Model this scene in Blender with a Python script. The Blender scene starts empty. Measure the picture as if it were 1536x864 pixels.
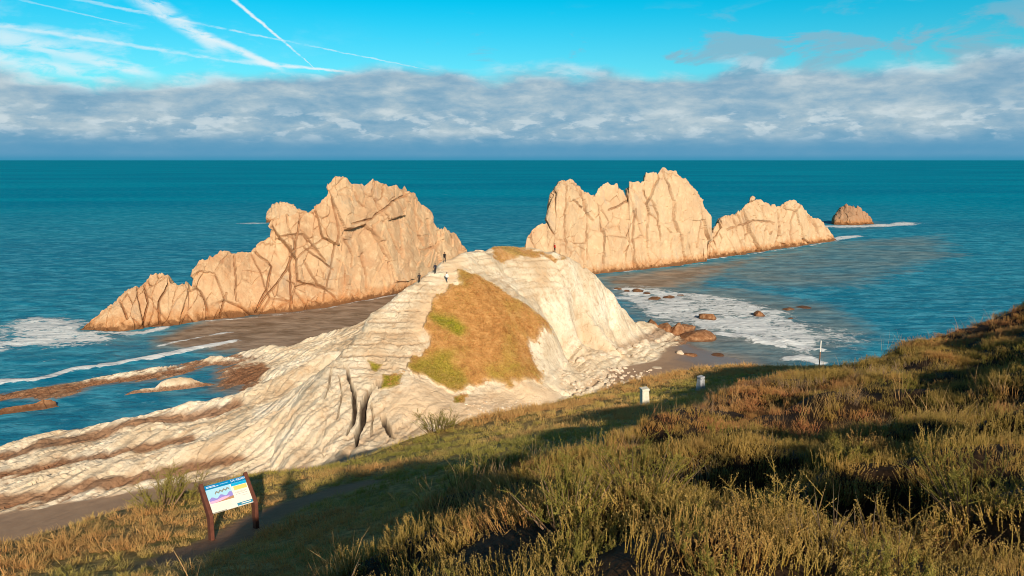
import bpy, bmesh, math, random
import numpy as np
from mathutils import Vector, Matrix
from mathutils.geometry import delaunay_2d_cdt

# ------------------------------------------------------------------ camera
H = 40.0                       # eye height above the sea
F = 1109.0                     # focal length in pixels of the 1536 px wide photograph
PITCH = math.atan(192.0 / F)
CP, SP = math.cos(PITCH), math.sin(PITCH)
scene = bpy.context.scene
col = scene.collection
cam_d = bpy.data.cameras.new('camera')
cam_d.sensor_width = 36.0
cam_d.lens = 36.0 * F / 1536.0
cam_d.clip_start = 0.05
cam_d.clip_end = 200000
cam = bpy.data.objects.new('camera', cam_d)
col.objects.link(cam)
cam.location = (0, 0, H)
cam.rotation_euler = (math.pi / 2 - PITCH, 0, 0)
scene.camera = cam

SUN_EL, SUN_AZ = math.radians(22.8), math.radians(17.5)   # sunlight travels forward and SUN_AZ to the left
SUN_DIR = Vector((-math.sin(SUN_AZ) * math.cos(SUN_EL), math.cos(SUN_AZ) * math.cos(SUN_EL), -math.sin(SUN_EL)))

scene.view_settings.view_transform = 'Standard'
scene.view_settings.look = 'None'
scene.view_settings.exposure = 0.10
scene.view_settings.gamma = 1.0
scene.render.engine = 'CYCLES'
scene.cycles.max_bounces = 5
scene.cycles.transparent_max_bounces = 4
scene.cycles.use_denoising = True
scene.cycles.filter_width = 1.0
scene.cycles.use_adaptive_sampling = True
scene.cycles.adaptive_threshold = 0.02


# ------------------------------------------------------------------ node helper
class G:
    def __init__(s, tree):
        s.t = tree
        s.N = tree.nodes
        s.L = tree.links

    def new(s, typ, **kw):
        n = s.N.new(typ)
        for k, v in kw.items():
            setattr(n, k, v)
        return n

    def put(s, sock, v):
        if v is None:
            return
        if hasattr(v, 'is_output'):
            s.L.new(v, sock)
        else:
            if isinstance(v, (tuple, list)) and len(v) == 3 and len(getattr(sock, 'default_value', v)) == 4:
                v = (*v, 1.0)
            sock.default_value = v

    def m(s, op, a, b=None, c=None, clamp=False):
        n = s.new('ShaderNodeMath', operation=op, use_clamp=clamp)
        s.put(n.inputs[0], a)
        s.put(n.inputs[1], b)
        s.put(n.inputs[2], c)
        return n.outputs[0]

    def v(s, op, a, b=None):
        n = s.new('ShaderNodeVectorMath', operation=op)
        s.put(n.inputs[0], a)
        s.put(n.inputs[1], b)
        return n.outputs['Value'] if op in ('DOT_PRODUCT', 'LENGTH', 'DISTANCE') else n.outputs[0]

    def xyz(s, x, y, z):
        n = s.new('ShaderNodeCombineXYZ')
        for i, q in enumerate((x, y, z)):
            s.put(n.inputs[i], q)
        return n.outputs[0]

    def sep(s, vec):
        n = s.new('ShaderNodeSeparateXYZ')
        s.put(n.inputs[0], vec)
        return n.outputs

    def mr(s, v, a, b, c=0.0, d=1.0, mode='SMOOTHSTEP'):
        n = s.new('ShaderNodeMapRange', interpolation_type=mode)
        for i, q in enumerate((v, a, b, c, d)):
            s.put(n.inputs[i], q)
        return n.outputs[0]

    def mix(s, f, a, b, blend='MIX'):
        n = s.new('ShaderNodeMix', data_type='RGBA', blend_type=blend)
        s.put(n.inputs[0], f)
        s.put(n.inputs[6], a)
        s.put(n.inputs[7], b)
        return n.outputs[2]

    def noise(s, vec, scale, detail=4.0, rough=0.55, dist=0.0, kind='FBM'):
        n = s.new('ShaderNodeTexNoise')
        n.noise_type = kind
        s.put(n.inputs['Vector'], vec)
        n.inputs['Scale'].default_value = scale
        n.inputs['Detail'].default_value = detail
        n.inputs['Roughness'].default_value = rough
        n.inputs['Distortion'].default_value = dist
        return n.outputs[0]

    def voro(s, vec, scale, feature='F1', rand=1.0):
        n = s.new('ShaderNodeTexVoronoi', feature=feature)
        s.put(n.inputs['Vector'], vec)
        n.inputs['Scale'].default_value = scale
        n.inputs['Randomness'].default_value = rand
        return n.outputs

    def ramp(s, f, stops):
        n = s.new('ShaderNodeValToRGB')
        e = n.color_ramp.elements
        while len(e) > 1:
            e.remove(e[-1])
        e[0].position = stops[0][0]
        e[0].color = (*stops[0][1], 1)
        for p, c in stops[1:]:
            x = e.new(p)
            x.color = (*c, 1)
        s.put(n.inputs[0], f)
        return n.outputs[0]

    def attr(s, name):
        n = s.new('ShaderNodeAttribute', attribute_name=name)
        return n.outputs['Fac']

    def bump(s, h, strength=0.5, dist=0.1, normal=None):
        n = s.new('ShaderNodeBump')
        n.inputs['Strength'].default_value = strength
        n.inputs['Distance'].default_value = dist
        s.put(n.inputs['Height'], h)
        s.put(n.inputs['Normal'], normal)
        return n.outputs[0]


def material(name):
    m = bpy.data.materials.new(name)
    m.use_nodes = True
    g = G(m.node_tree)
    b = g.N['Principled BSDF']
    b.inputs['Roughness'].default_value = 0.85
    b.inputs['Specular IOR Level'].default_value = 0.2
    return m, g, b


def lin(r, gg, b):
    f = lambda c: ((c / 255 + 0.055) / 1.055) ** 2.4 if c > 10 else c / 255 / 12.92
    return (f(r), f(gg), f(b))


# ------------------------------------------------------------------ pixel rays (photo 1536 x 864)
def ray(px, py):
    xc, yc = (px - 768.0) / F, (py - 432.0) / F
    return xc, CP - SP * yc, -(yc * CP + SP)


def slope(py):
    r = ray(768, py)
    return -r[2] / r[1]


def atY(px, py, Y):
    r = ray(px, py)
    k = Y / r[1]
    return (r[0] * k, Y, H + r[2] * k)


def atZ(px, py, z):
    r = ray(px, py)
    k = (z - H) / r[2]
    return (r[0] * k, r[1] * k, z)


# ------------------------------------------------------------------ sky
world = bpy.data.worlds.new('World')
scene.world = world
world.use_nodes = True


def build_sky():
    g = G(world.node_tree)
    bg = g.N['Background']
    sky = g.new('ShaderNodeTexSky', sky_type='NISHITA')
    sky.sun_disc = False
    sky.sun_elevation = SUN_EL
    sky.sun_rotation = math.pi - SUN_AZ
    sky.altitude = 0.0
    sky.air_density = 1.0
    sky.dust_density = 0.3
    sky.ozone_density = 3.0
    tc = g.new('ShaderNodeTexCoord')
    d = g.v('NORMALIZE', tc.outputs['Generated'])
    sx, sy, sz = g.sep(d)
    el = g.m('MULTIPLY', g.m('ARCSINE', sz), 180 / math.pi)
    az = g.m('MULTIPLY', g.m('ARCTAN2', sx, sy), 180 / math.pi)
    # clear air: Nishita with the strong cyan grade of the photograph
    base = g.mix(1.0, sky.outputs[0], (0.16, 1.22, 1.22), 'MULTIPLY')
    top = g.mr(el, 5.0, 12.0)
    base = g.mix(top, g.mix(1.0, base, (2.2, 0.98, 0.98), 'MULTIPLY'), g.mix(1.0, base, (0.004, 1.0, 1.05), 'MULTIPLY'))
    base = g.mix(g.mr(el, 12.0, 36.0), base, g.mix(1.0, sky.outputs[0], (0.40, 0.34, 0.34), 'MULTIPLY'))   # deeper blue towards the zenith
    # 3D noise on a stretched direction keeps the clouds seamless all round
    p1 = g.xyz(g.m('MULTIPLY', sx, 9.0), g.m('MULTIPLY', sy, 9.0), g.m('MULTIPLY', sz, 26.0))
    p2 = g.xyz(g.m('MULTIPLY', sx, 20.0), g.m('MULTIPLY', sy, 20.0), g.m('MULTIPLY', sz, 58.0))
    # high thin veil
    n_big = g.noise(p1, 0.55, 3.0, 0.5)
    n_edge = g.noise(p2, 0.9, 6.0, 0.6, 0.3)
    edge = g.m('ADD', g.m('ADD', 2.55, g.m('MULTIPLY', g.mr(az, -38.0, 0.0), 1.0)), g.m('ADD', g.m('MULTIPLY', n_big, 4.6), g.m('MULTIPLY', n_edge, 1.3)))
    deck = g.mr(g.m('SUBTRACT', edge, el), -0.65, 0.75)
    # detached grey scraps above the deck
    n_s = g.noise(p1, 1.1, 6.0, 0.6, 0.4)
    scrap = g.mr(g.m('ADD', n_s, g.m('MULTIPLY', g.mr(az, -5.0, 30.0), 0.10)), 0.56, 0.68)
    scrap = g.m('MULTIPLY', g.m('MULTIPLY', scrap, g.mr(el, 11.5, 8.0)), g.mr(az, -14.0, 6.0))
    # relief of the deck: grey body, white tops, blue far haze at the horizon
    n1 = g.noise(p2, 0.8, 7.0, 0.58, 0.25)
    n2 = g.noise(p2, 2.2, 6.0, 0.6, 0.2)
    lay = g.noise(g.xyz(g.m('MULTIPLY', sx, 10.0), g.m('MULTIPLY', sy, 10.0), g.m('MULTIPLY', sz, 70.0)), 0.7, 4.0, 0.5)
    relief = g.m('ADD', g.m('MULTIPLY', n1, 0.55), g.m('ADD', g.m('MULTIPLY', n2, 0.22), g.m('MULTIPLY', lay, 0.32)))
    ccol = g.ramp(relief, [(0.40, lin(122, 165, 191)), (0.50, lin(146, 178, 198)), (0.58, lin(170, 191, 203)),
                           (0.68, lin(200, 210, 214)), (0.78, lin(232, 233, 230))])
    # cumulus row with bright tops
    puff = g.noise(p2, 1.6, 7.0, 0.55, 0.2)
    row = g.m('MULTIPLY', g.mr(el, 0.9, 1.7), g.mr(el, 4.4, 2.6))
    puffm = g.m('MULTIPLY', g.mr(puff, 0.51, 0.63), row)
    ccol = g.mix(g.m('MULTIPLY', puffm, 0.55), ccol, lin(222, 228, 230))
    haze = g.mr(el, 2.4, 0.7)
    ccol = g.mix(g.m('MULTIPLY', haze, 0.92), ccol, lin(90, 153, 188))
    ccol = g.mix(g.mr(el, 0.5, -0.1), ccol, lin(60, 146, 180))
    ccol = g.mix(1.0, ccol, (9.6, 10.3, 10.6), 'MULTIPLY')      # into Nishita's radiance units
    white = g.mix(1.0, lin(232, 244, 248), (10.6, 10.6, 10.6), 'MULTIPLY')
    outc = base
    # contrails: bands along great circles
    wisp = g.noise(p1, 3.2, 6.0, 0.62, 0.6)
    wisp2 = g.noise(p2, 3.5, 5.0, 0.6, 0.5)
    trails = [  # pixel ends, half width at the first and second end (degrees), strength
        ((345, -5), (470, 100), 0.20, 0.05, 0.95),
        ((120, 0), (640, 104), 0.14, 0.05, 0.50),
        ((205, -10), (330, 75), 1.0, 0.60, 0.70),
        ((290, 45), (420, 103), 0.45, 0.28, 0.85),
        ((380, 93), (520, 108), 0.22, 0.12, 0.85),
        ((-80, 25), (370, 95), 0.26, 0.14, 0.55),
        ((-60, 40), (230, 112), 1.1, 0.45, 0.62),
        ((-60, 75), (180, 118), 0.80, 0.60, 0.60),
        ((30, 0), (190, 36), 0.10, 0.05, 0.28),
    ]
    for (a, b, w0, w1, st) in trails:
        A = Vector((ray(*a)[0], ray(*a)[1], ray(*a)[2])).normalized()
        B = Vector((ray(*b)[0], ray(*b)[1], ray(*b)[2])).normalized()
        n = A.cross(B).normalized()
        t = (B - A).normalized()
        ta, tb = A.dot(t), B.dot(t)
        along = g.v('DOT_PRODUCT', d, tuple(t))
        u = g.m('DIVIDE', g.m('SUBTRACT', along, ta), tb - ta)
        off = g.m('ADD', g.v('DOT_PRODUCT', d, tuple(n)), g.m('MULTIPLY', g.m('SUBTRACT', wisp2, 0.5), math.radians(0.25)))
        w = g.m('MULTIPLY', g.m('ADD', w0, g.m('MULTIPLY', u, w1 - w0)), math.pi / 180)
        q = g.m('DIVIDE', g.m('ABSOLUTE', off), g.m('MAXIMUM', w, 0.0004))
        prof = g.mr(q, 1.0, 0.1)
        fr = g.m('MULTIPLY', g.mr(u, -0.25, 0.15), g.mr(u, 1.12, 0.88))
        k = g.m('MULTIPLY', g.m('MULTIPLY', prof, fr), g.m('MULTIPLY', g.mr(wisp, 0.30, 0.58), st), clamp=True)
        front = g.m('GREATER_THAN', sy, 0.0)
        outc = g.mix(g.m('MULTIPLY', k, front), outc, white)
    veil = g.m('MULTIPLY', g.mr(n_edge, 0.46, 0.70), g.mr(el, 11.0, 6.0))
    outc = g.mix(g.m('MULTIPLY', veil, g.m('MULTIPLY', g.mr(az, -8.0, -30.0), 0.45)), outc, white)
    grey = g.mix(1.0, lin(140, 182, 202), (10.2, 10.2, 10.2), 'MULTIPLY')
    outc = g.mix(g.m('MULTIPLY', scrap, 0.75), outc, grey)
    rim = g.m('MULTIPLY', g.mr(g.m('SUBTRACT', edge, el), 0.9, 0.1), g.mr(n_edge, 0.42, 0.62))
    ccol = g.mix(g.m('MULTIPLY', rim, 0.55), ccol, white)
    outc = g.mix(deck, outc, ccol)
    g.L.new(outc, bg.inputs[0])
    bg.inputs[1].default_value = 0.089


build_sky()
sun_d = bpy.data.lights.new('sun', 'SUN')
sun_d.energy = 5.0
sun_d.angle = math.radians(0.53)
sun_d.color = (1.0, 0.87, 0.70)
sun = bpy.data.objects.new('sun', sun_d)
col.objects.link(sun)
sun.rotation_euler = SUN_DIR.to_track_quat('-Z', 'Y').to_euler()
sun.location = (20, -60, 90)


# ------------------------------------------------------------------ numpy noise
def _hash(ix, iy, iz, seed):
    h = (ix * 374761393 + iy * 668265263 + iz * 2147483647 + seed * 974711).astype(np.int64) & 0xFFFFFFFF
    h = ((h ^ (h >> 13)) * 1274126177) & 0xFFFFFFFF
    h = ((h ^ (h >> 16)) * 2246822519) & 0xFFFFFFFF
    return (h ^ (h >> 15)) & 0xFFFFFFFF


def vnoise(x, y, z, seed=0):
    ix, iy, iz = np.floor(x).astype(np.int64), np.floor(y).astype(np.int64), np.floor(z).astype(np.int64)
    fx, fy, fz = x - ix, y - iy, z - iz
    ux, uy, uz = [f * f * f * (f * (f * 6 - 15) + 10) for f in (fx, fy, fz)]
    r = 0
    for a in (0, 1):
        wx = ux if a else 1 - ux
        for b in (0, 1):
            wy = uy if b else 1 - uy
            for c in (0, 1):
                wz = uz if c else 1 - uz
                r = r + wx * wy * wz * (_hash(ix + a, iy + b, iz + c, seed) / 4294967295.0)
    return r * 2 - 1


def fbm(x, y, z=None, oct=4, gain=0.5, lac=2.03, seed=0):
    x, y = np.asarray(x, float), np.asarray(y, float)
    z = np.zeros_like(x) if z is None else np.asarray(z, float)
    s, a, t = 0, 1.0, 0.0
    for o in range(oct):
        s = s + a * vnoise(x + 17.3 * o, y - 9.1 * o, z + 4.7 * o, seed + o)
        t += a
        a *= gain
        x, y, z = x * lac, y * lac, z * lac
    return s / t


def ridged(x, y, z=None, oct=4, gain=0.5, seed=0):
    x, y = np.asarray(x, float), np.asarray(y, float)
    z = np.zeros_like(x) if z is None else z
    s, a, t = 0, 1.0, 0.0
    for o in range(oct):
        s = s + a * (1 - np.abs(vnoise(x + 3.1 * o, y + 7.7 * o, z - 2.3 * o, seed + o)) * 2)
        t += a
        a *= gain
        x, y, z = x * 2.07, y * 2.07, z * 2.07
    return s / t


def voronoi(x, y, z, seed=0, facet=False):
    """F1, F2 and a random value of the nearest cell"""
    ix, iy, iz = np.floor(x).astype(np.int64), np.floor(y).astype(np.int64), np.floor(z).astype(np.int64)
    f1 = np.full(x.shape, 9.0)
    f2 = np.full(x.shape, 9.0)
    cid = np.zeros(x.shape)
    tilt = np.zeros(x.shape)
    for a in (-1, 0, 1):
        for b in (-1, 0, 1):
            for c in (-1, 0, 1):
                jx, jy, jz = ix + a, iy + b, iz + c
                ox = _hash(jx, jy, jz, seed + 11) / 4294967295.0
                oy = _hash(jx, jy, jz, seed + 23) / 4294967295.0
                oz = _hash(jx, jy, jz, seed + 37) / 4294967295.0
                d = np.sqrt((jx + ox - x) ** 2 + (jy + oy - y) ** 2 + (jz + oz - z) ** 2)
                near = d < f1
                f2 = np.where(near, f1, np.minimum(f2, d))
                cid = np.where(near, ox * 2 - 1, cid)
                if facet:
                    tilt = np.where(near, (jx + ox - x) * (oy * 2 - 1) + (jz + oz - z) * (oz * 2 - 1), tilt)
                f1 = np.where(near, d, f1)
    return (f1, f2, cid, tilt) if facet else (f1, f2, cid)


def sstep(a, b, x):
    t = np.clip((x - a) / (b - a), 0, 1)
    return t * t * (3 - 2 * t)


def pldist(X, Y, pts):
    """distance to a polyline, and the parameter 0..1 of the nearest point"""
    best = np.full(X.shape, 1e9)
    par = np.zeros(X.shape)
    n = len(pts) - 1
    for i in range(n):
        ax, ay = pts[i][0], pts[i][1]
        bx, by = pts[i + 1][0], pts[i + 1][1]
        dx, dy = bx - ax, by - ay
        t = np.clip(((X - ax) * dx + (Y - ay) * dy) / max(dx * dx + dy * dy, 1e-9), 0, 1)
        d = np.hypot(X - ax - t * dx, Y - ay - t * dy)
        near = d < best
        best = np.where(near, d, best)
        par = np.where(near, (i + t) / n, par)
    return best, par


def inpoly(X, Y, pts):
    ins = np.zeros(X.shape, bool)
    n = len(pts)
    for i in range(n):
        x0, y0 = pts[i][0], pts[i][1]
        x1, y1 = pts[(i + 1) % n][0], pts[(i + 1) % n][1]
        if y0 == y1:
            continue
        c = ((Y >= y0) != (Y >= y1)) & (X < (x1 - x0) * (Y - y0) / (y1 - y0) + x0)
        ins ^= c
    return ins


def polymask(X, Y, pts, soft, wob=0.0, seed=3):
    """1 inside a polygon, soft ragged border"""
    d, _ = pldist(X, Y, list(pts) + [pts[0]])
    sd = np.where(inpoly(X, Y, pts), d, -d)
    if wob:
        sd = sd + wob * fbm(X * 0.35, Y * 0.35, oct=5, gain=0.6, seed=seed)
    return sstep(-soft, soft, sd)


def blur(A, r, n=2):
    for _ in range(n):
        for ax in (0, 1):
            P = np.pad(A, [(r + 1, r) if k == ax else (0, 0) for k in (0, 1)], mode='edge')
            c = np.cumsum(P, axis=ax)
            if ax == 0:
                A = (c[2 * r + 1:] - c[:-2 * r - 1]) / (2 * r + 1)
            else:
                A = (c[:, 2 * r + 1:] - c[:, :-2 * r - 1]) / (2 * r + 1)
    return A


# ------------------------------------------------------------------ mesh helpers
def grid_mesh(name, P, mat, attrs=None, smooth=True, keep=None):
    """P: (n, m, 3) array of points"""
    n, m = P.shape[:2]
    me = bpy.data.meshes.new(name)
    idx = np.arange(n * m).reshape(n, m)
    q = np.stack([idx[:-1, :-1], idx[:-1, 1:], idx[1:, 1:], idx[1:, :-1]], -1).reshape(-1, 4)
    if keep is not None:
        k = (keep[:-1, :-1] | keep[:-1, 1:] | keep[1:, 1:] | keep[1:, :-1]).reshape(-1)
        q = q[k]
    used = np.unique(q)
    remap = np.full(n * m, -1, np.int64)
    remap[used] = np.arange(len(used))
    q = remap[q]
    V = P.reshape(-1, 3)[used]
    me.vertices.add(len(V))
    me.vertices.foreach_set('co', V.astype(np.float32).ravel())
    me.loops.add(q.size)
    me.loops.foreach_set('vertex_index', q.astype(np.int32).ravel())
    me.polygons.add(len(q))
    me.polygons.foreach_set('loop_start', np.arange(0, q.size, 4, dtype=np.int32))
    me.polygons.foreach_set('loop_total', np.full(len(q), 4, np.int32))
    me.update(calc_edges=True)
    me.validate()
    me.polygons.foreach_set('use_smooth', np.full(len(me.polygons), smooth))
    for k, A in (attrs or {}).items():
        at = me.attributes.new(k, 'FLOAT', 'POINT')
        at.data.foreach_set('value', A.reshape(-1)[used].astype(np.float32))
    me.materials.append(mat)
    return me


def raw_mesh(name, V, Fc, mats, smooth=False, fmat=None):
    me = bpy.data.meshes.new(name)
    me.from_pydata([tuple(v) for v in V], [], [tuple(int(i) for i in f) for f in Fc])
    for mm in (mats if isinstance(mats, (list, tuple)) else [mats]):
        me.materials.append(mm)
    if fmat is not None:
        me.polygons.foreach_set('material_index', np.asarray(fmat, np.int32))
    me.polygons.foreach_set('use_smooth', np.full(len(me.polygons), smooth))
    me.update()
    return me


def link(name, me, parent=None, loc=None, rot=None, scale=None):
    o = bpy.data.objects.new(name, me)
    col.objects.link(o)
    if parent is not None:
        o.parent = parent
    if loc is not None:
        o.location = loc
    if rot is not None:
        o.rotation_euler = rot
    if scale is not None:
        o.scale = scale
    return o


def tag(o, label=None, cat=None, group=None, kind=None):
    if label:
        o['label'] = label
    if cat:
        o['category'] = cat
    if group:
        o['group'] = group
    if kind:
        o['kind'] = kind
    return o


#@@MATERIALS
# ------------------------------------------------------------------ materials of the terrain
def mat_stack(name, shift, k):
    m, g, b = material(name)
    geo = g.new('ShaderNodeNewGeometry')
    P = geo.outputs['Position']
    x, y, z = g.sep(P)
    n1 = g.noise(P, 0.09, 5.0, 0.6, 0.4)
    n2 = g.noise(P, 0.5, 6.0, 0.65, 0.3)
    n3 = g.noise(P, 2.2, 5.0, 0.65)
    c = g.ramp(n1, [(0.30, lin(176, 122, 76)), (0.45, lin(194, 146, 98)), (0.58, lin(206, 164, 118)), (0.72, lin(220, 186, 140))])
    c = g.mix(g.m('MULTIPLY', g.mr(n2, 0.48, 0.74), 0.8), c, lin(236, 204, 158))
    c = g.mix(g.m('MULTIPLY', g.mr(n2, 0.46, 0.30), 0.6), c, lin(196, 134, 86))
    c = g.mix(g.m('MULTIPLY', g.mr(n3, 0.50, 0.34), 0.18), c, lin(172, 120, 82))
    c = g.mix(k, c, shift)
    gy = g.noise(g.xyz(x, y, g.m('MULTIPLY', z, 0.45)), 0.16, 6.0, 0.7, 0.6)
    c = g.mix(g.m('MULTIPLY', g.mr(gy, 0.54, 0.70), 0.55), c, lin(172, 152, 128))
    c = g.mix(g.m('MULTIPLY', g.mr(gy, 0.44, 0.30), 0.45), c, lin(196, 132, 74))
    c = g.mix(0.22, c, lin(216, 188, 164))
    # rust along the joints, wet brown band at the waterline
    c = g.mix(g.m('MULTIPLY', g.attr('joint'), 0.42), c, lin(132, 76, 38))
    wet = g.m('ADD', z, g.m('MULTIPLY', g.m('SUBTRACT', n2, 0.5), 5.0))
    c = g.mix(g.m('MULTIPLY', g.mr(wet, 4.2, 1.2), 0.6), c, lin(186, 118, 58))
    c = g.mix(g.m('MULTIPLY', g.mr(wet, 1.9, 0.6), 0.85), c, lin(104, 66, 38))
    g.L.new(c, b.inputs['Base Color'])
    h = g.m('ADD', g.m('MULTIPLY', n2, 0.6), g.m('MULTIPLY', n3, 0.35))
    cr = g.voro(g.v('ADD', P, g.v('MULTIPLY', (1.2, 1.2, 1.2), g.xyz(n2, n3, n1))), 0.55, 'DISTANCE_TO_EDGE')[0]
    h = g.m('ADD', h, g.m('MULTIPLY', g.mr(cr, 0.0, 0.05), 0.05))
    g.L.new(g.bump(h, 0.8, 0.9), b.inputs['Normal'])
    return m


def mat_headland():
    m, g, b = material('headland_ground')
    geo = g.new('ShaderNodeNewGeometry')
    P = geo.outputs['Position']
    x, y, z = g.sep(P)
    n1 = g.noise(P, 0.12, 5.0, 0.6, 0.3)
    n2 = g.noise(P, 0.7, 6.0, 0.62, 0.2)
    n3 = g.noise(P, 3.5, 5.0, 0.65)
    # white marl with cream and pinkish beds
    rock = g.ramp(n1, [(0.32, lin(200, 174, 142)), (0.46, lin(218, 199, 170)), (0.60, lin(232, 217, 192)), (0.75, lin(238, 228, 208))])
    strat = g.attr('strata')
    rock = g.mix(g.m('MULTIPLY', g.mr(strat, 0.52, 0.20), 0.55), rock, lin(180, 146, 112))
    pit = g.noise(P, 1.6, 6.0, 0.75, 0.5)
    rock = g.mix(g.m('MULTIPLY', g.mr(pit, 0.63, 0.72), 0.5), rock, lin(150, 112, 78))
    rock = g.mix(g.m('MULTIPLY', g.mr(n2, 0.52, 0.30), 0.40), rock, lin(196, 164, 130))
    rock = g.mix(g.m('MULTIPLY', g.mr(n3, 0.50, 0.32), 0.25), rock, lin(172, 140, 108))
    # weather streaks down the steeper rock, and slanting joints
    sv = g.xyz(g.m('ADD', g.m('MULTIPLY', x, 0.7), g.m('MULTIPLY', y, 0.5)), g.m('SUBTRACT', g.m('MULTIPLY', y, 0.5), g.m('MULTIPLY', x, 0.2)), g.m('MULTIPLY', z, 0.16))
    st1 = g.noise(sv, 0.55, 6.0, 0.7, 0.3)
    rock = g.mix(g.m('MULTIPLY', g.mr(st1, 0.50, 0.68), g.m('MULTIPLY', g.mr(z, 2.5, 7.0), 0.45)), rock, lin(200, 162, 122))
    jv = g.xyz(g.m('ADD', x, g.m('MULTIPLY', z, 0.9)), y, g.m('SUBTRACT', z, g.m('MULTIPLY', x, 0.55)))
    jn = g.noise(jv, 0.22, 4.0, 0.55, 0.2)
    jl = g.mr(g.m('ABSOLUTE', g.m('SUBTRACT', jn, 0.5)), 0.016, 0.004)
    rock = g.mix(g.m('MULTIPLY', jl, g.m('MULTIPLY', g.mr(z, 2.5, 6.0), 0.28)), rock, lin(150, 112, 78))
    rock = g.mix(g.m('MULTIPLY', g.attr('tan'), 0.9), rock, g.mix(n2, lin(206, 168, 128), lin(232, 204, 168)))
    rock = g.mix(g.attr('brown'), rock, g.mix(g.mr(n2, 0.3, 0.7), lin(112, 78, 54), lin(158, 116, 84)))
    rock = g.mix(g.m('MULTIPLY', g.attr('seam'), 0.95), rock, lin(40, 26, 18))      # near-black brown painted along the open joints
    # intertidal brown crust on everything low
    low = g.m('ADD', z, g.m('MULTIPLY', g.m('SUBTRACT', n2, 0.5), 2.2))
    rock = g.mix(g.m('MULTIPLY', g.mr(low, 0.95, 0.25), 0.9), rock, g.mix(g.mr(n3, 0.35, 0.65), lin(98, 66, 46), lin(150, 106, 76)))
    # sand
    sand = g.mix(n2, lin(146, 118, 96), lin(176, 148, 122))
    wet = g.mr(g.m('ADD', z, g.m('MULTIPLY', g.m('SUBTRACT', n1, 0.5), 0.8)), 0.95, 0.25)
    sand = g.mix(wet, sand, lin(132, 116, 108))
    sm = g.attr('sand')
    c = g.mix(sm, rock, sand)
    # turf
    gn = g.m('MULTIPLY', g.attr('grass'), g.mr(g.m('ADD', g.attr('grass'), g.m('MULTIPLY', g.m('SUBTRACT', n2, 0.5), 0.9)), 0.40, 0.58))
    turf = g.ramp(g.m('ADD', g.m('MULTIPLY', n2, 0.6), g.m('MULTIPLY', n3, 0.4)),
                  [(0.34, lin(132, 92, 48)), (0.47, lin(172, 122, 68)), (0.60, lin(198, 148, 90)), (0.72, lin(214, 172, 116))])
    green = g.mix(g.mr(n3, 0.35, 0.65), lin(104, 106, 18), lin(158, 146, 44))
    turf = g.mix(g.m('MULTIPLY', g.attr('green'), g.mr(n2, 0.22, 0.5)), turf, green)
    c = g.mix(gn, c, turf)
    g.L.new(c, b.inputs['Base Color'])
    g.put(b.inputs['Roughness'], g.m('SUBTRACT', 0.9, g.m('MULTIPLY', g.m('MULTIPLY', wet, sm), 0.55)))
    h = g.m('ADD', g.m('MULTIPLY', n2, 0.5), g.m('MULTIPLY', n3, 0.30))
    h = g.m('ADD', h, g.m('MULTIPLY', strat, 0.35))
    h = g.m('MULTIPLY', h, g.m('SUBTRACT', 1.0, g.m('MULTIPLY', sm, 0.8)))
    crk = g.noise(P, 0.55, 6.0, 0.6, 0.4, 'RIDGED_MULTIFRACTAL')
    h = g.m('SUBTRACT', h, g.m('MULTIPLY', g.m('MULTIPLY', crk, 0.16), g.m('SUBTRACT', 1.0, g.m('MAXIMUM', sm, gn))))
    g.L.new(g.bump(h, 0.75, 0.5), b.inputs['Normal'])
    return m


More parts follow.
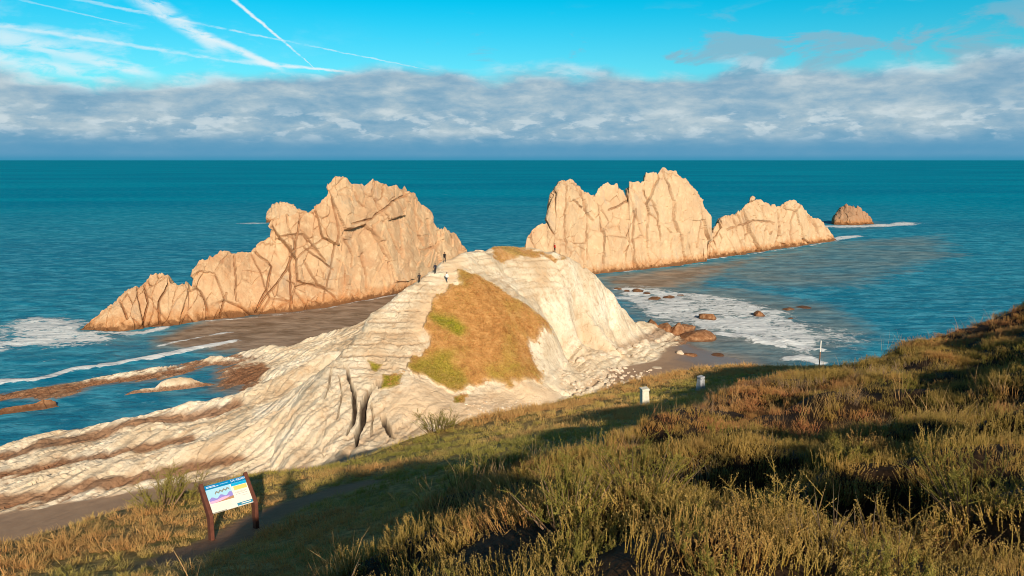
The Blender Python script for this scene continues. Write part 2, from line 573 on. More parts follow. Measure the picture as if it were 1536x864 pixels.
def mat_sea():
    m, g, b = material('sea_water')
    geo = g.new('ShaderNodeNewGeometry')
    P = geo.outputs['Position']
    x, y, z = g.sep(P)
    dist = g.v('LENGTH', g.xyz(x, y, 0.0))
    # swell and chop drawn out along the crests (roughly across the view)
    Q = g.xyz(g.m('MULTIPLY', x, 0.55), y, z)
    w1 = g.noise(Q, 0.035, 5.0, 0.6, 0.3)
    w2 = g.noise(Q, 0.22, 6.0, 0.62, 0.4)
    w3 = g.noise(Q, 1.1, 4.0, 0.6, 0.2)
    far = g.mr(dist, 120.0, 900.0)
    wide = g.noise(g.xyz(g.m('MULTIPLY', x, 0.25), y, z), 0.006, 4.0, 0.55, 0.5)
    deep = g.mix(far, lin(54, 150, 172), lin(0, 146, 174))
    deep = g.mix(g.mr(wide, 0.36, 0.62), g.mix(1.0, deep, (1.05, 1.05, 1.04), 'MULTIPLY'), g.mix(1.0, deep, (0.6, 0.80, 0.88), 'MULTIPLY'))
    deep = g.mix(g.m('MULTIPLY', g.mr(w2, 0.40, 0.68), g.m('SUBTRACT', 0.75, g.m('MULTIPLY', far, 0.35))), deep, lin(0, 112, 148))
    deep = g.mix(g.m('MULTIPLY', g.mr(w2, 0.52, 0.38), g.m('SUBTRACT', 0.40, g.m('MULTIPLY', far, 0.3))), deep, lin(96, 184, 212))
    murk = g.m('ADD', g.attr('murk'), g.m('MULTIPLY', g.m('SUBTRACT', w1, 0.5), 0.7), clamp=True)
    murk = g.m('MULTIPLY', murk, g.mr(g.attr('murk'), 0.0, 0.25))
    fl = g.noise(Q, 0.55, 5.0, 0.7, 0.5)
    deep = g.mix(g.m('MULTIPLY', g.mr(fl, 0.50, 0.66), g.m('SUBTRACT', 0.55, g.m('MULTIPLY', far, 0.45))), deep, lin(0, 96, 132))
    deep = g.mix(g.m('MULTIPLY', g.mr(fl, 0.44, 0.30), g.m('SUBTRACT', 0.45, g.m('MULTIPLY', far, 0.4))), deep, lin(120, 190, 212))
    mud = g.mix(g.mr(w2, 0.38, 0.66), lin(168, 146, 126), lin(128, 108, 90))
    c = g.mix(g.mr(murk, 0.10, 0.55), deep, g.mix(g.mr(w2, 0.36, 0.66), lin(128, 152, 156), lin(84, 116, 126)))
    c = g.mix(g.mr(murk, 0.45, 0.95), c, mud)
    c = g.mix(g.attr('thin'), c, lin(150, 134, 120))
    # foam: lace that closes where there is a lot of it
    fo = g.attr('foam')
    W = g.v('ADD', P, g.v('MULTIPLY', g.xyz(w2, w3, 0.0), (3.0, 3.0, 0.0)))
    W = g.xyz(g.m('MULTIPLY', g.sep(W)[0], 0.6), g.sep(W)[1], 0.0)
    lace = g.voro(W, 0.42, 'DISTANCE_TO_EDGE')[0]
    lace2 = g.voro(W, 1.1, 'DISTANCE_TO_EDGE')[0]
    f1 = g.noise(W, 0.16, 7.0, 0.68, 0.8)
    f2 = g.noise(W, 0.8, 5.0, 0.65, 0.5)
    body = g.m('ADD', g.m('MULTIPLY', f1, 0.8), g.m('MULTIPLY', f2, 0.35))
    body = g.m('SUBTRACT', body, g.m('MULTIPLY', lace, 0.52))
    body = g.m('SUBTRACT', body, g.m('MULTIPLY', lace2, 0.34))
    thr = g.m('SUBTRACT', 0.72, g.m('MULTIPLY', fo, 0.58))
    foam = g.mr(g.m('SUBTRACT', body, thr), -0.03, 0.15)
    foam = g.m('MULTIPLY', foam, g.mr(fo, 0.02, 0.16))
    # a few white horses out at sea
    cap = g.noise(g.xyz(g.m('MULTIPLY', x, 0.35), y, 0.0), 0.09, 6.0, 0.72, 0.6)
    caps = g.m('MULTIPLY', g.mr(cap, 0.725, 0.76), 0.75)
    foam = g.m('MAXIMUM', foam, caps)
    c = g.mix(g.m('MULTIPLY', foam, g.mr(g.m('ADD', g.m('MULTIPLY', f2, 0.5), g.m('MULTIPLY', fo, 0.5)), 0.30, 0.75, 0.62, 1.0)), c, (0.84, 0.85, 0.84))
    g.L.new(c, b.inputs['Base Color'])
    g.put(b.inputs['Roughness'], g.m('ADD', 0.20, g.m('MULTIPLY', foam, 0.6)))
    b.inputs['IOR'].default_value = 1.33
    b.inputs['Specular IOR Level'].default_value = 0.0
    h = g.m('ADD', g.m('MULTIPLY', w1, 2.2), g.m('ADD', g.m('MULTIPLY', w2, 0.9), g.m('MULTIPLY', w3, 0.16)))
    h = g.m('ADD', h, g.m('MULTIPLY', foam, 0.15))
    nb = g.bump(h, 0.85, 1.0)
    g.L.new(nb, b.inputs['Normal'])
    gl = g.new('ShaderNodeBsdfGlossy')
    gl.inputs['Roughness'].default_value = 0.22
    g.L.new(nb, gl.inputs['Normal'])
    mx = g.new('ShaderNodeMixShader')
    g.put(mx.inputs[0], g.m('MULTIPLY', g.m('SUBTRACT', 1.0, foam), g.m('SUBTRACT', 0.11, g.m('MULTIPLY', far, 0.095))))
    g.L.new(b.outputs[0], mx.inputs[1])
    g.L.new(gl.outputs[0], mx.inputs[2])
    g.L.new(mx.outputs[0], g.N['Material Output'].inputs[0])
    return m


def mat_hill():
    m, g, b = material('hill_soil')
    geo = g.new('ShaderNodeNewGeometry')
    P = geo.outputs['Position']
    n1 = g.noise(P, 0.6, 5.0, 0.6)
    n2 = g.noise(P, 5.0, 5.0, 0.65)
    heath = g.mix(g.mr(n2, 0.35, 0.65), lin(38, 27, 18), lin(66, 48, 30))
    turf = g.mix(g.mr(n2, 0.35, 0.65), lin(138, 108, 54), lin(194, 156, 88))
    turf = g.mix(g.mr(n1, 0.50, 0.68), turf, lin(134, 126, 48))
    c = g.mix(g.attr('turf'), heath, turf)
    c = g.mix(g.attr('path'), c, g.mix(n2, lin(140, 100, 74), lin(176, 132, 100)))
    rock = g.mix(n2, lin(150, 116, 84), lin(190, 156, 120))
    c = g.mix(g.attr('cliff'), c, rock)
    g.L.new(c, b.inputs['Base Color'])
    g.L.new(g.bump(g.m('ADD', n1, n2), 0.6, 0.08), b.inputs['Normal'])
    return m


M_STACK = mat_stack('tan_limestone', lin(206, 164, 118), 0.20)
M_CREAM = mat_stack('cream_limestone', lin(222, 192, 150), 0.40)
M_DARKST = mat_stack('dark_wet_limestone', lin(140, 90, 52), 0.75)
M_HEAD, M_SEA, M_HILL = mat_headland(), mat_sea(), mat_hill()


#@@HEADLAND
# ------------------------------------------------------------------ the headland: knoll, tilted beds, beaches
def tin(points, X, Y):
    """piecewise linear surface through scattered (x, y, z) points, sampled on the regular grid X, Y"""
    P2 = [Vector((p[0], p[1])) for p in points]
    vo, ed, fa, ov, oe, of = delaunay_2d_cdt(P2, [], [], 0, 1e-5)
    zz = [points[o[0]][2] for o in ov]
    Z = np.full(X.shape, -5.0)
    x0, dx = X[0, 0], X[0, 1] - X[0, 0]
    y0, dy = Y[0, 0], Y[1, 0] - Y[0, 0]
    for f in fa:
        (ax, ay), (bx, by), (cx, cy) = [(vo[i].x, vo[i].y) for i in f]
        za, zb, zc = [zz[i] for i in f]
        i0 = max(int((min(ax, bx, cx) - x0) / dx), 0)
        i1 = min(int((max(ax, bx, cx) - x0) / dx) + 2, X.shape[1])
        j0 = max(int((min(ay, by, cy) - y0) / dy), 0)
        j1 = min(int((max(ay, by, cy) - y0) / dy) + 2, X.shape[0])
        if i1 <= i0 or j1 <= j0:
            continue
        sx, sy = X[j0:j1, i0:i1], Y[j0:j1, i0:i1]
        den = (by - cy) * (ax - cx) + (cx - bx) * (ay - cy)
        if abs(den) < 1e-9:
            continue
        l1 = ((by - cy) * (sx - cx) + (cx - bx) * (sy - cy)) / den
        l2 = ((cy - ay) * (sx - cx) + (ax - cx) * (sy - cy)) / den
        l3 = 1 - l1 - l2
        ins = (l1 >= -1e-6) & (l2 >= -1e-6) & (l3 >= -1e-6)
        Zs = Z[j0:j1, i0:i1]
        Zs[ins] = (l1 * za + l2 * zb + l3 * zc)[ins]
    return Z


PY = lambda *a: [atY(*p) for p in a]
PZ = lambda *a: [atZ(*p) for p in a]


def back(pts, dy, z):
    return [(p[0], p[1] + dy, z) for p in pts]


HX0, HX1, HY0, HY1, HD = -125.0, 62.0, 50.0, 186.0, 0.3
hx = np.arange(HX0, HX1, HD)
hy = np.arange(HY0, HY1, HD)
GX, GY = np.meshgrid(hx, hy)


def headland_points():
    pts = []
    top = PY((690, 380, 128), (700, 374, 130), (720, 369, 133.5), (740, 368, 138), (760, 368, 142), (780, 369, 143.5), (800, 370, 144), (832, 376, 144.5), (845, 380, 145), (868, 390, 146),
             (890, 402, 147), (905, 418, 149), (920, 432, 151), (930, 450, 155), (940, 465, 159), (960, 480, 164), (985, 492, 168))
    left = PY((665, 384, 126), (645, 402, 123), (625, 420, 121), (600, 433, 119), (575, 455, 116.5), (550, 468, 114.5), (545, 488, 112),
              (520, 515, 108.5), (498, 540, 105.5))
    pts += top + left
    pts += [(p[0] + 0.5, p[1] + 2.5, p[2] - 2.5) for p in top[5:]] + [(p[0] + 3, p[1] + 10, max(p[2] - 16, -2.5)) for p in top[5:]]
    pts += [(p[0] - 0.5, p[1] + 3.0, p[2] - 1.6) for p in top[2:5]]
    pts += [(p[0] - 0.8, p[1] + 2.2, p[2] - 2.2) for p in left] + [(p[0] - 3, p[1] + 9, p[2] * 0.55 - 2) for p in left]
    pts += [(top[0][0] - 2, 134, 20), (top[0][0] - 4, 146, 6), (top[2][0] - 2, 141, 19), (top[2][0], 152, 8)]
    # plateau fringe and white face
    pts += PY((740, 385, 133), (800, 388, 140), (850, 395, 142), (720, 410, 128), (760, 420, 131.5), (800, 440, 134), (850, 440, 138.5), (880, 470, 142),
              (832, 490, 130.5), (870, 510, 137), (915, 500, 148), (900, 450, 146.5))
    pts += PZ((835, 545, 3.2), (870, 535, 2.6), (930, 525, 1.9), (975, 512, 1.3), (1003, 498, 0.8), (950, 505, 3.2))
    # turf slope
    pts += PY((690, 395, 126.5), (685, 425, 121.5), (720, 430, 122.5), (740, 430, 125), (780, 455, 124.5), (820, 485, 125.5), (660, 470, 116.5),
              (700, 480, 116.5), (760, 490, 118.5), (640, 500, 112), (700, 530, 111.5), (770, 540, 114), (815, 550, 119), (610, 560, 103.2), (650, 580, 103.2),
              (690, 585, 106), (750, 580, 109.5), (810, 575, 114))
    # bare path and slabs
    pts += PY((668, 424, 121), (655, 405, 122.8), (672, 388, 126), (630, 450, 117.3), (600, 480, 113.8), (640, 470, 115.5), (570, 510, 109.3), (610, 520, 108.6),
              (625, 490, 112.2), (560, 545, 105), (600, 555, 103.8), (530, 525, 107), (515, 555, 103.2))
    pts += PY((520, 600, 97.5), (540, 650, 92), (560, 600, 98), (575, 640, 93.6), (590, 655, 91.5), (600, 610, 96.6), (640, 600, 99), (640, 640, 95),
              (690, 610, 101), (750, 605, 105), (800, 590, 110))
    pts += PY((480, 600, 98), (450, 640, 92.5), (430, 670, 89), (500, 660, 90.5), (540, 680, 87), (600, 675, 88), (650, 650, 93), (700, 640, 96))
    pts += PZ((800, 610, 3.0), (850, 590, 2.8))
    # beds running out to the left, crest after crest
    r1 = PZ((-200, 722, 1.2), (0, 668, 1.4), (60, 650, 1.6), (130, 638, 1.8), (200, 625, 2.2), (300, 600, 3.2), (350, 588, 3.9), (400, 568, 5.2), (450, 545, 7.0), (490, 520, 9.0))
    pts += r1 + [(p[0] - 0.8, p[1] + 2.0, p[2] * 0.35) for p in r1] + [(p[0] - 1.5, p[1] + 4.5, -0.8 + 0.35 * max(p[2] - 4, 0)) for p in r1[:-2]] + [(p[0] - 1.5, p[1] + 5.0, p[2] * 0.62) for p in r1[-2:]]
    pts += PZ((-200, 752, 0.3), (0, 690, 0.4), (150, 658, 0.5), (300, 628, 1.4), (400, 598, 3.4))
    pts += PZ((-200, 760, 1.0), (0, 697, 1.2), (60, 682, 1.4), (150, 664, 1.6), (250, 645, 2.3), (340, 626, 3.2), (410, 604, 4.4))
    pts += PZ((-200, 782, 0.3), (0, 716, 0.4), (100, 696, 0.6), (200, 678, 0.9), (300, 658, 1.8), (400, 625, 4.0))
    pts += PZ((-200, 806, 1.4), (0, 738, 1.7), (60, 718, 2.0), (130, 702, 2.2), (200, 690, 2.5), (300, 665, 3.2), (380, 640, 4.3), (450, 600, 7.0))
    pts += PZ((-200, 824, 0.8), (0, 757, 0.8), (100, 740, 0.8), (200, 722, 0.9), (300, 700, 1.1), (400, 685, 1.9), (460, 672, 3.4))
    pts += PZ((-250, 900, 1.0), (0, 775, 0.8), (150, 745, 0.8), (300, 715, 1.0), (0, 840, 1.2), (300, 760, 1.5), (430, 712, 2.2), (600, 705, 3.2), (800, 650, 2.6),
              (-100, 990, 2.0), (300, 1000, 3.0), (700, 900, 3.0), (1000, 800, 2.0), (1300, 900, 2.0), (1400, 760, 0.4))
    # outer strip
    st = PZ((-200, 625, 0.4), (0, 592, 0.7), (80, 578, 0.9), (150, 565, 1.0), (230, 550, 1.1), (320, 533, 1.45), (400, 517, 2.2), (480, 498, 3.7), (540, 483, 6.0), (590, 470, 8.0))
    pts += st + [(p[0] - 1, p[1] + 4.0, -0.4) for p in st[:8]] + [(p[0] - 1, p[1] + 5.0, -1) for p in st[8:]] + PZ((510, 506, 4.0), (470, 516, 3.0), (520, 498, 5.2))
    pts += PZ((-200, 640, -0.4), (0, 606, -0.4), (150, 582, -0.4), (320, 550, -0.3), (380, 540, 0.3), (430, 520, 1.6), (480, 508, 2.8))
    pts += PZ((150, 620, -1.6), (0, 640, -1.8), (280, 590, -1.2), (220, 600, -1.5), (-200, 680, -1.8))
    pts += PZ((345, 570, 0.3), (385, 560, 0.7), (432, 538, 1.6), (450, 525, 2.6))
    # right-hand beach
    pts += PZ((900, 570, 2.3), (860, 560, 2.6), (950, 545, 1.6), (1000, 540, 0.7), (1050, 535, 0.25), (1100, 530, -0.15), (1150, 540, -0.25), (1000, 560, 1.2), (1080, 560, 0.5),
              (1150, 575, 0.3), (1200, 585, 0.1), (1250, 560, -1.5), (940, 600, 2.2), (1050, 610, 1.6), (1150, 640, 1.2), (1030, 512, -0.1), (1060, 505, -0.3), (1100, 505, -0.8), (1180, 515, -1.5))
    # sea bed
    pts += [(-125, 185, -4), (-60, 185, -4), (-20, 185, -4), (62, 186, -4), (62, 130, -3), (62, 90, -1.5), (62, 50, 0), (-125, 50, 1), (-125, 150, -3), (-70, 165, -3.5), (-35, 172, -3.5),
            (0, 50, 3), (30, 50, 2), (-60, 50, 1.5), (20, 182, -4), (45, 160, -3)]
    return pts


HZ = tin(headland_points(), GX, GY)
HZ = blur(HZ, 2, 2)


def head_h(x, y):
    fx = (np.asarray(x, float) - HX0) / HD
    fy = (np.asarray(y, float) - HY0) / HD
    i = np.clip(fx.astype(int), 0, len(hx) - 2)
    j = np.clip(fy.astype(int), 0, len(hy) - 2)
    u, v = np.clip(fx - i, 0, 1), np.clip(fy - j, 0, 1)
    return HZ[j, i] * (1 - u) * (1 - v) + HZ[j, i + 1] * u * (1 - v) + HZ[j + 1, i] * (1 - u) * v + HZ[j + 1, i + 1] * u * v


def hit_head(px, py, y0=62.0, y1=184.0):
    r = ray(px, py)
    ys = np.arange(y0, y1, 0.15)
    k = ys / r[1]
    xs, zs = r[0] * k, H + r[2] * k
    hh = np.maximum(head_h(xs, ys), 0.0)
    below = np.where((zs < hh) & (xs > HX0 + 1) & (xs < HX1 - 1))[0]
    if len(below) == 0:
        return atZ(px, py, 0.0)
    q = below[0]
    return (xs[q], ys[q], float(hh[q]))


def poly(*pix):
    return [hit_head(*p)[:2] for p in pix]


GRASS = None


def build_headland():
    global HZ, GRASS
    grass = polymask(GX, GY, poly((690, 396), (705, 412), (740, 432), (782, 456), (820, 486), (808, 520), (800, 545), (818, 572), (800, 584), (740, 578), (690, 585), (655, 575), (625, 562),
                                  (612, 548), (640, 520), (632, 492), (650, 462), (665, 440), (684, 424), (680, 405)), 0.7, 2.4)
    topg = polymask(GX, GY, [hit_head(*p)[:2] for p in ((705, 376), (740, 388), (790, 386), (830, 390), (850, 388))] + [(atY(850, 382, 147)[0], 148), (atY(720, 369, 134)[0] + 2, 140)], 0.7, 1.5)
    tuft = np.maximum(polymask(GX, GY, poly((548, 538), (575, 545), (566, 560), (556, 556)), 0.4, 0.5),
                      polymask(GX, GY, poly((570, 560), (605, 560), (600, 578), (572, 582)), 0.4, 0.6))
    tuft = np.maximum(tuft, polymask(GX, GY, poly((680, 596), (700, 592), (696, 604), (682, 606)), 0.3, 0.5))
    patchy = fbm(GX * 0.25, GY * 0.25, oct=4, seed=91)
    topg = topg * sstep(-0.55, -0.1, patchy + 0.3 * fbm(GX * 1.2, GY * 1.2, oct=3, seed=95))
    GR = np.maximum(np.maximum(grass, topg * 0.9), tuft)
    GRASS = GR
    green = np.maximum.reduce([polymask(GX, GY, poly((645, 476), (680, 480), (700, 495), (690, 505), (665, 492)), 1.0, 1.0),
                               0.75 * polymask(GX, GY, poly((612, 552), (650, 535), (690, 522), (700, 528), (670, 545), (700, 580), (650, 576)), 1.2, 1.6),
                               0.6 * polymask(GX, GY, poly((720, 555), (760, 545), (800, 555), (815, 575), (740, 578)), 1.2, 2.0), tuft * 0.9])
    green = np.maximum(green, 0.35 * sstep(0.15, 0.5, patchy))
    sand = polymask(GX, GY, [atZ(*p)[:2] for p in ((-230, 836, 1), (0, 769, 1), (200, 737, 1), (330, 716, 1.2), (440, 708, 2), (600, 708, 3), (800, 640, 3), (1300, 800, 2), (300, 1000, 3), (-250, 930, 1))], 0.6, 1.2)
    sand = np.maximum(sand, polymask(GX, GY, [atZ(*p)[:2] for p in ((915, 560, 1.8), (985, 542, 0.8), (1000, 524, 0.5), (1045, 510, 0.1), (1250, 505, -1), (1400, 700, 0), (1050, 640, 1.5), (900, 610, 2.4))], 0.5, 0.8))
    scree = polymask(GX, GY, poly((835, 558), (880, 552), (950, 548), (985, 556), (950, 580), (880, 600), (840, 588)), 1.0, 1.5)
    tanm = np.maximum.reduce([polymask(GX, GY, poly((690, 382), (676, 388), (662, 420), (640, 455), (632, 500), (650, 480), (690, 420), (700, 400)), 1.0, 1.0) * 0.8,
                              polymask(GX, GY, poly((600, 580), (650, 575), (700, 592), (830, 580), (840, 600), (700, 640), (620, 640), (570, 625)), 1.2, 1.5) * 0.75,
                              polymask(GX, GY, poly((625, 470), (640, 455), (645, 480), (632, 505), (615, 500)), 0.6, 0.6)])
    brown = np.maximum(polymask(GX, GY, poly((335, 577), (352, 556), (392, 545), (405, 552), (392, 565), (370, 577)), 0.5, 0.5),
                       0.9 * polymask(GX, GY, [atZ(*p)[:2] for p in ((-200, 640, 0), (0, 606, 0), (380, 543, 0), (330, 545, 0.6), (270, 552, 0.8), (150, 568, 0.8), (-200, 620, 0))], 0.8, 1.0))
    # cliff band of brown ledges along the toe of the white face
    toe = [atZ(*p)[:2] for p in ((850, 540, 2.8), (930, 523, 1.8), (975, 511, 1.2), (1005, 496, 0.8))]
    dt, _ = pldist(GX, GY, toe)
    for gl, gw in ((PZ((-200, 752, 0.3), (0, 690, 0.4), (150, 658, 0.5), (300, 628, 1.4), (350, 613, 2.3)), 1.6),
                   (PZ((-200, 782, 0.3), (0, 716, 0.4), (100, 696, 0.6), (200, 678, 0.9), (280, 662, 1.6)), 1.1),
                   (PZ((-200, 824, 0.8), (0, 757, 0.8), (100, 740, 0.8), (200, 722, 0.9), (290, 702, 1.1), (360, 691, 1.6)), 1.0)):
        dg_, _ = pldist(GX, GY, gl)
        brown = np.maximum(brown, sstep(gw * 1.5, gw * 0.6, dg_ + 0.5 * fbm(GX * 0.4, GY * 0.4, oct=4, seed=9)) * 0.9)
    brown = np.maximum(brown, sstep(2.0, 0.8, dt + 0.8 * fbm(GX * 0.4, GY * 0.4, seed=8)) * 0.7 * sstep(4.0, 2.2, HZ))

    HZ = HZ * (1 - sand) + blur(HZ, 10, 2) * sand
    soft = np.clip(GR + sand + 0.65 * tanm, 0, 1)
    rocky = 1 - soft
    # ---- strata: coordinate across strike, warped; on the knoll the beds follow the height
    wx = GX + 1.6 * fbm(GX * 0.08, GY * 0.08, oct=3, seed=5)
    wy = GY + 1.6 * fbm(GX * 0.08 + 40, GY * 0.08, oct=3, seed=6)
    across = wx * 0.88 - wy * 0.48
    along = wx * 0.48 + wy * 0.88
    flank = sstep(6.0, 11.0, HZ)
    s_low = ridged(across * 0.42, along * 0.035, oct=4, seed=12)
    s_low2 = fbm(across * 1.3, along * 0.12, oct=3, seed=14)
    zz = HZ + 0.5 * fbm(GX * 0.12, GY * 0.12, oct=3, seed=21) + 0.10 * (GX * 0.3 - GY * 0.1)
    s_hi = np.abs(((zz / 1.15) % 1.0) - 0.5) * 2
    s_hi = 0.6 * s_hi + 0.4 * np.abs(((zz / 0.42 + 0.3) % 1.0) - 0.5) * 2
    strata = (1 - flank) * (0.5 + 0.20 * s_low + 0.25 * s_low2 + 0.45 * fbm(across * 2.4, along * 0.07, oct=3, seed=16)) + flank * s_hi
    crag = fbm(GX * 0.30, GY * 0.30, oct=5, gain=0.6, seed=31)
    low_ = 1 - flank
    # beds: saw-tooth profile across strike, broken along it
    f1, f2, cid = voronoi(across * 0.36, along * 0.10, HZ * 0.05, 7)
    g1, g2, cid2 = voronoi(across * 0.9, along * 0.35, HZ * 0.1, 8)
    ph = (across * 0.55 + 0.14 * cid + 0.15 * s_low2) % 1.0
    saw = np.where(ph < 0.72, ph / 0.72, (1 - ph) / 0.28) - 0.5
    wgt = 0.55 + 0.45 * fbm(GX * 0.10, GY * 0.10, oct=2, seed=36)
    d = rocky * low_ * (0.50 * wgt * saw + 0.10 * s_low + 0.14 * cid + 0.07 * cid2 - 0.22 * sstep(0.07, 0.0, f2 - f1) - 0.10 * sstep(0.10, 0.0, g2 - g1))
    d += rocky * flank * (0.09 * (s_hi - 0.5) + 0.06 * cid2 - 0.08 * sstep(0.10, 0.0, g2 - g1))
    d += rocky * (0.12 * crag + 0.06 * ridged(GX * 0.9, GY * 0.9, oct=3, seed=33)) * (0.5 + 0.5 * sstep(0.2, 3, HZ))
    # angular facets everywhere, thin hard ledges on the knoll's bare flank
    _, _, _, t1 = voronoi(GX * 0.30, HZ * 0.30, GY * 0.30, 17, True)
    _, _, _, t2 = voronoi(GX * 0.95, HZ * 0.8, GY * 0.95, 18, True)
    d += rocky * (0.30 * t1 + 0.11 * t2) * (0.45 + 0.55 * sstep(0.3, 2.5, HZ))
    zt = HZ + 0.25 * fbm(GX * 0.15, GY * 0.15, oct=3, seed=23) + 0.03 * GX
    tz = zt / 0.62
    fr_ = tz - np.floor(tz)
    d += rocky * flank * 0.62 * (sstep(0.55, 0.95, fr_) - fr_) * (0.35 + 0.65 * sstep(-0.2, 0.3, fbm(GX * 0.12 + 9, GY * 0.12, oct=3, seed=24)))
    # white face: shallow slanting joints and flutes
    face = polymask(GX, GY, poly((720, 400), (840, 385), (900, 410), (940, 465), (985, 495), (930, 525), (850, 545), (815, 500)), 1.5, 1.0)
    sl = HZ * 0.22 + GX * 0.10
    d += face * (0.26 * fbm((GX + GY) * 0.25, HZ * 0.12, oct=5, gain=0.6, seed=41) - 0.45 * sstep(0.05, 0.0, np.abs(fbm(GX * 0.10 + 5, sl, oct=3, seed=44))))
    # turf: soft hummocks, scree: lumps, sand: ripples
    d += 0.40 * sstep(0.35, 0.65, grass) + GR * 0.22 * fbm(GX * 0.7, GY * 0.7, oct=4, seed=51)
    d += sand * 0.04 * fbm(GX * 0.5, GY * 0.5, oct=3, seed=52)
    d *= sstep(-1.5, 0.2, HZ) * 0.9 + 0.1
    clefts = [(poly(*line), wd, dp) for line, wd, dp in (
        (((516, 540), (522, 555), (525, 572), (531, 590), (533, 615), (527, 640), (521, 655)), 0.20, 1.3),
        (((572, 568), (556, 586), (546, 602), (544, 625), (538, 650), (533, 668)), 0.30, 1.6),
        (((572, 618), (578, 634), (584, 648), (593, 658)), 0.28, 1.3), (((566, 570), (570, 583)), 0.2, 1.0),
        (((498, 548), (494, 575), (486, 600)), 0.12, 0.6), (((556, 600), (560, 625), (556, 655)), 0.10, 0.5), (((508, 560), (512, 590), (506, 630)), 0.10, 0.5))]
    HZ = HZ + d
    # finer columns where the clefts run
    fx = np.concatenate([np.arange(HX0, -31.0, HD), np.arange(-31.0, -13.0, 0.1), np.arange(-13.0, HX1 - HD, HD)])
    ci = (fx - HX0) / HD
    i0 = np.clip(ci.astype(int), 0, len(hx) - 2)
    w0 = ci - i0
    res = lambda A: A[:, i0] * (1 - w0) + A[:, i0 + 1] * w0
    X2, Y2 = np.meshgrid(fx, hy)
    Z2 = res(HZ)
    wx2 = X2 + 0.25 * fbm(X2 * 0.5, Y2 * 0.5, oct=3, seed=77)
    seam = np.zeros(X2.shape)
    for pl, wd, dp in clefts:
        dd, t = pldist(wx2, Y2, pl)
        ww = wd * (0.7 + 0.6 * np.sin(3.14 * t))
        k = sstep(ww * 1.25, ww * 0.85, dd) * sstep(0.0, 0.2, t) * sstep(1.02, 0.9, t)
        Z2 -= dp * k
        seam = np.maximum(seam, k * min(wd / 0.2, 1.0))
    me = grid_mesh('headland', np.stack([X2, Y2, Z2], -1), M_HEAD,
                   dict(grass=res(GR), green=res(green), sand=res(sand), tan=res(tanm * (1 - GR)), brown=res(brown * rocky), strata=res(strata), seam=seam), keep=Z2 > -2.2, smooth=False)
    o = link('headland', me)
    tag(o, 'white marl headland with orange turf knoll, tilted rock beds and sandy beaches', 'headland', kind='structure')
    return dict(scree=scree)


build_headland()


#@@SEA
# ------------------------------------------------------------------ sea
def axis(lo, hi, step, flo, fhi, grow=1.22):
    a = list(np.arange(lo, hi, step))
    s, v = step, a[-1]
    while v < fhi:
        s *= grow
        v += s
        a.append(v)
    s, v = step, a[0]
    while v > flo:
        s *= grow
        v -= s
        a.insert(0, v)
    return np.array(a)


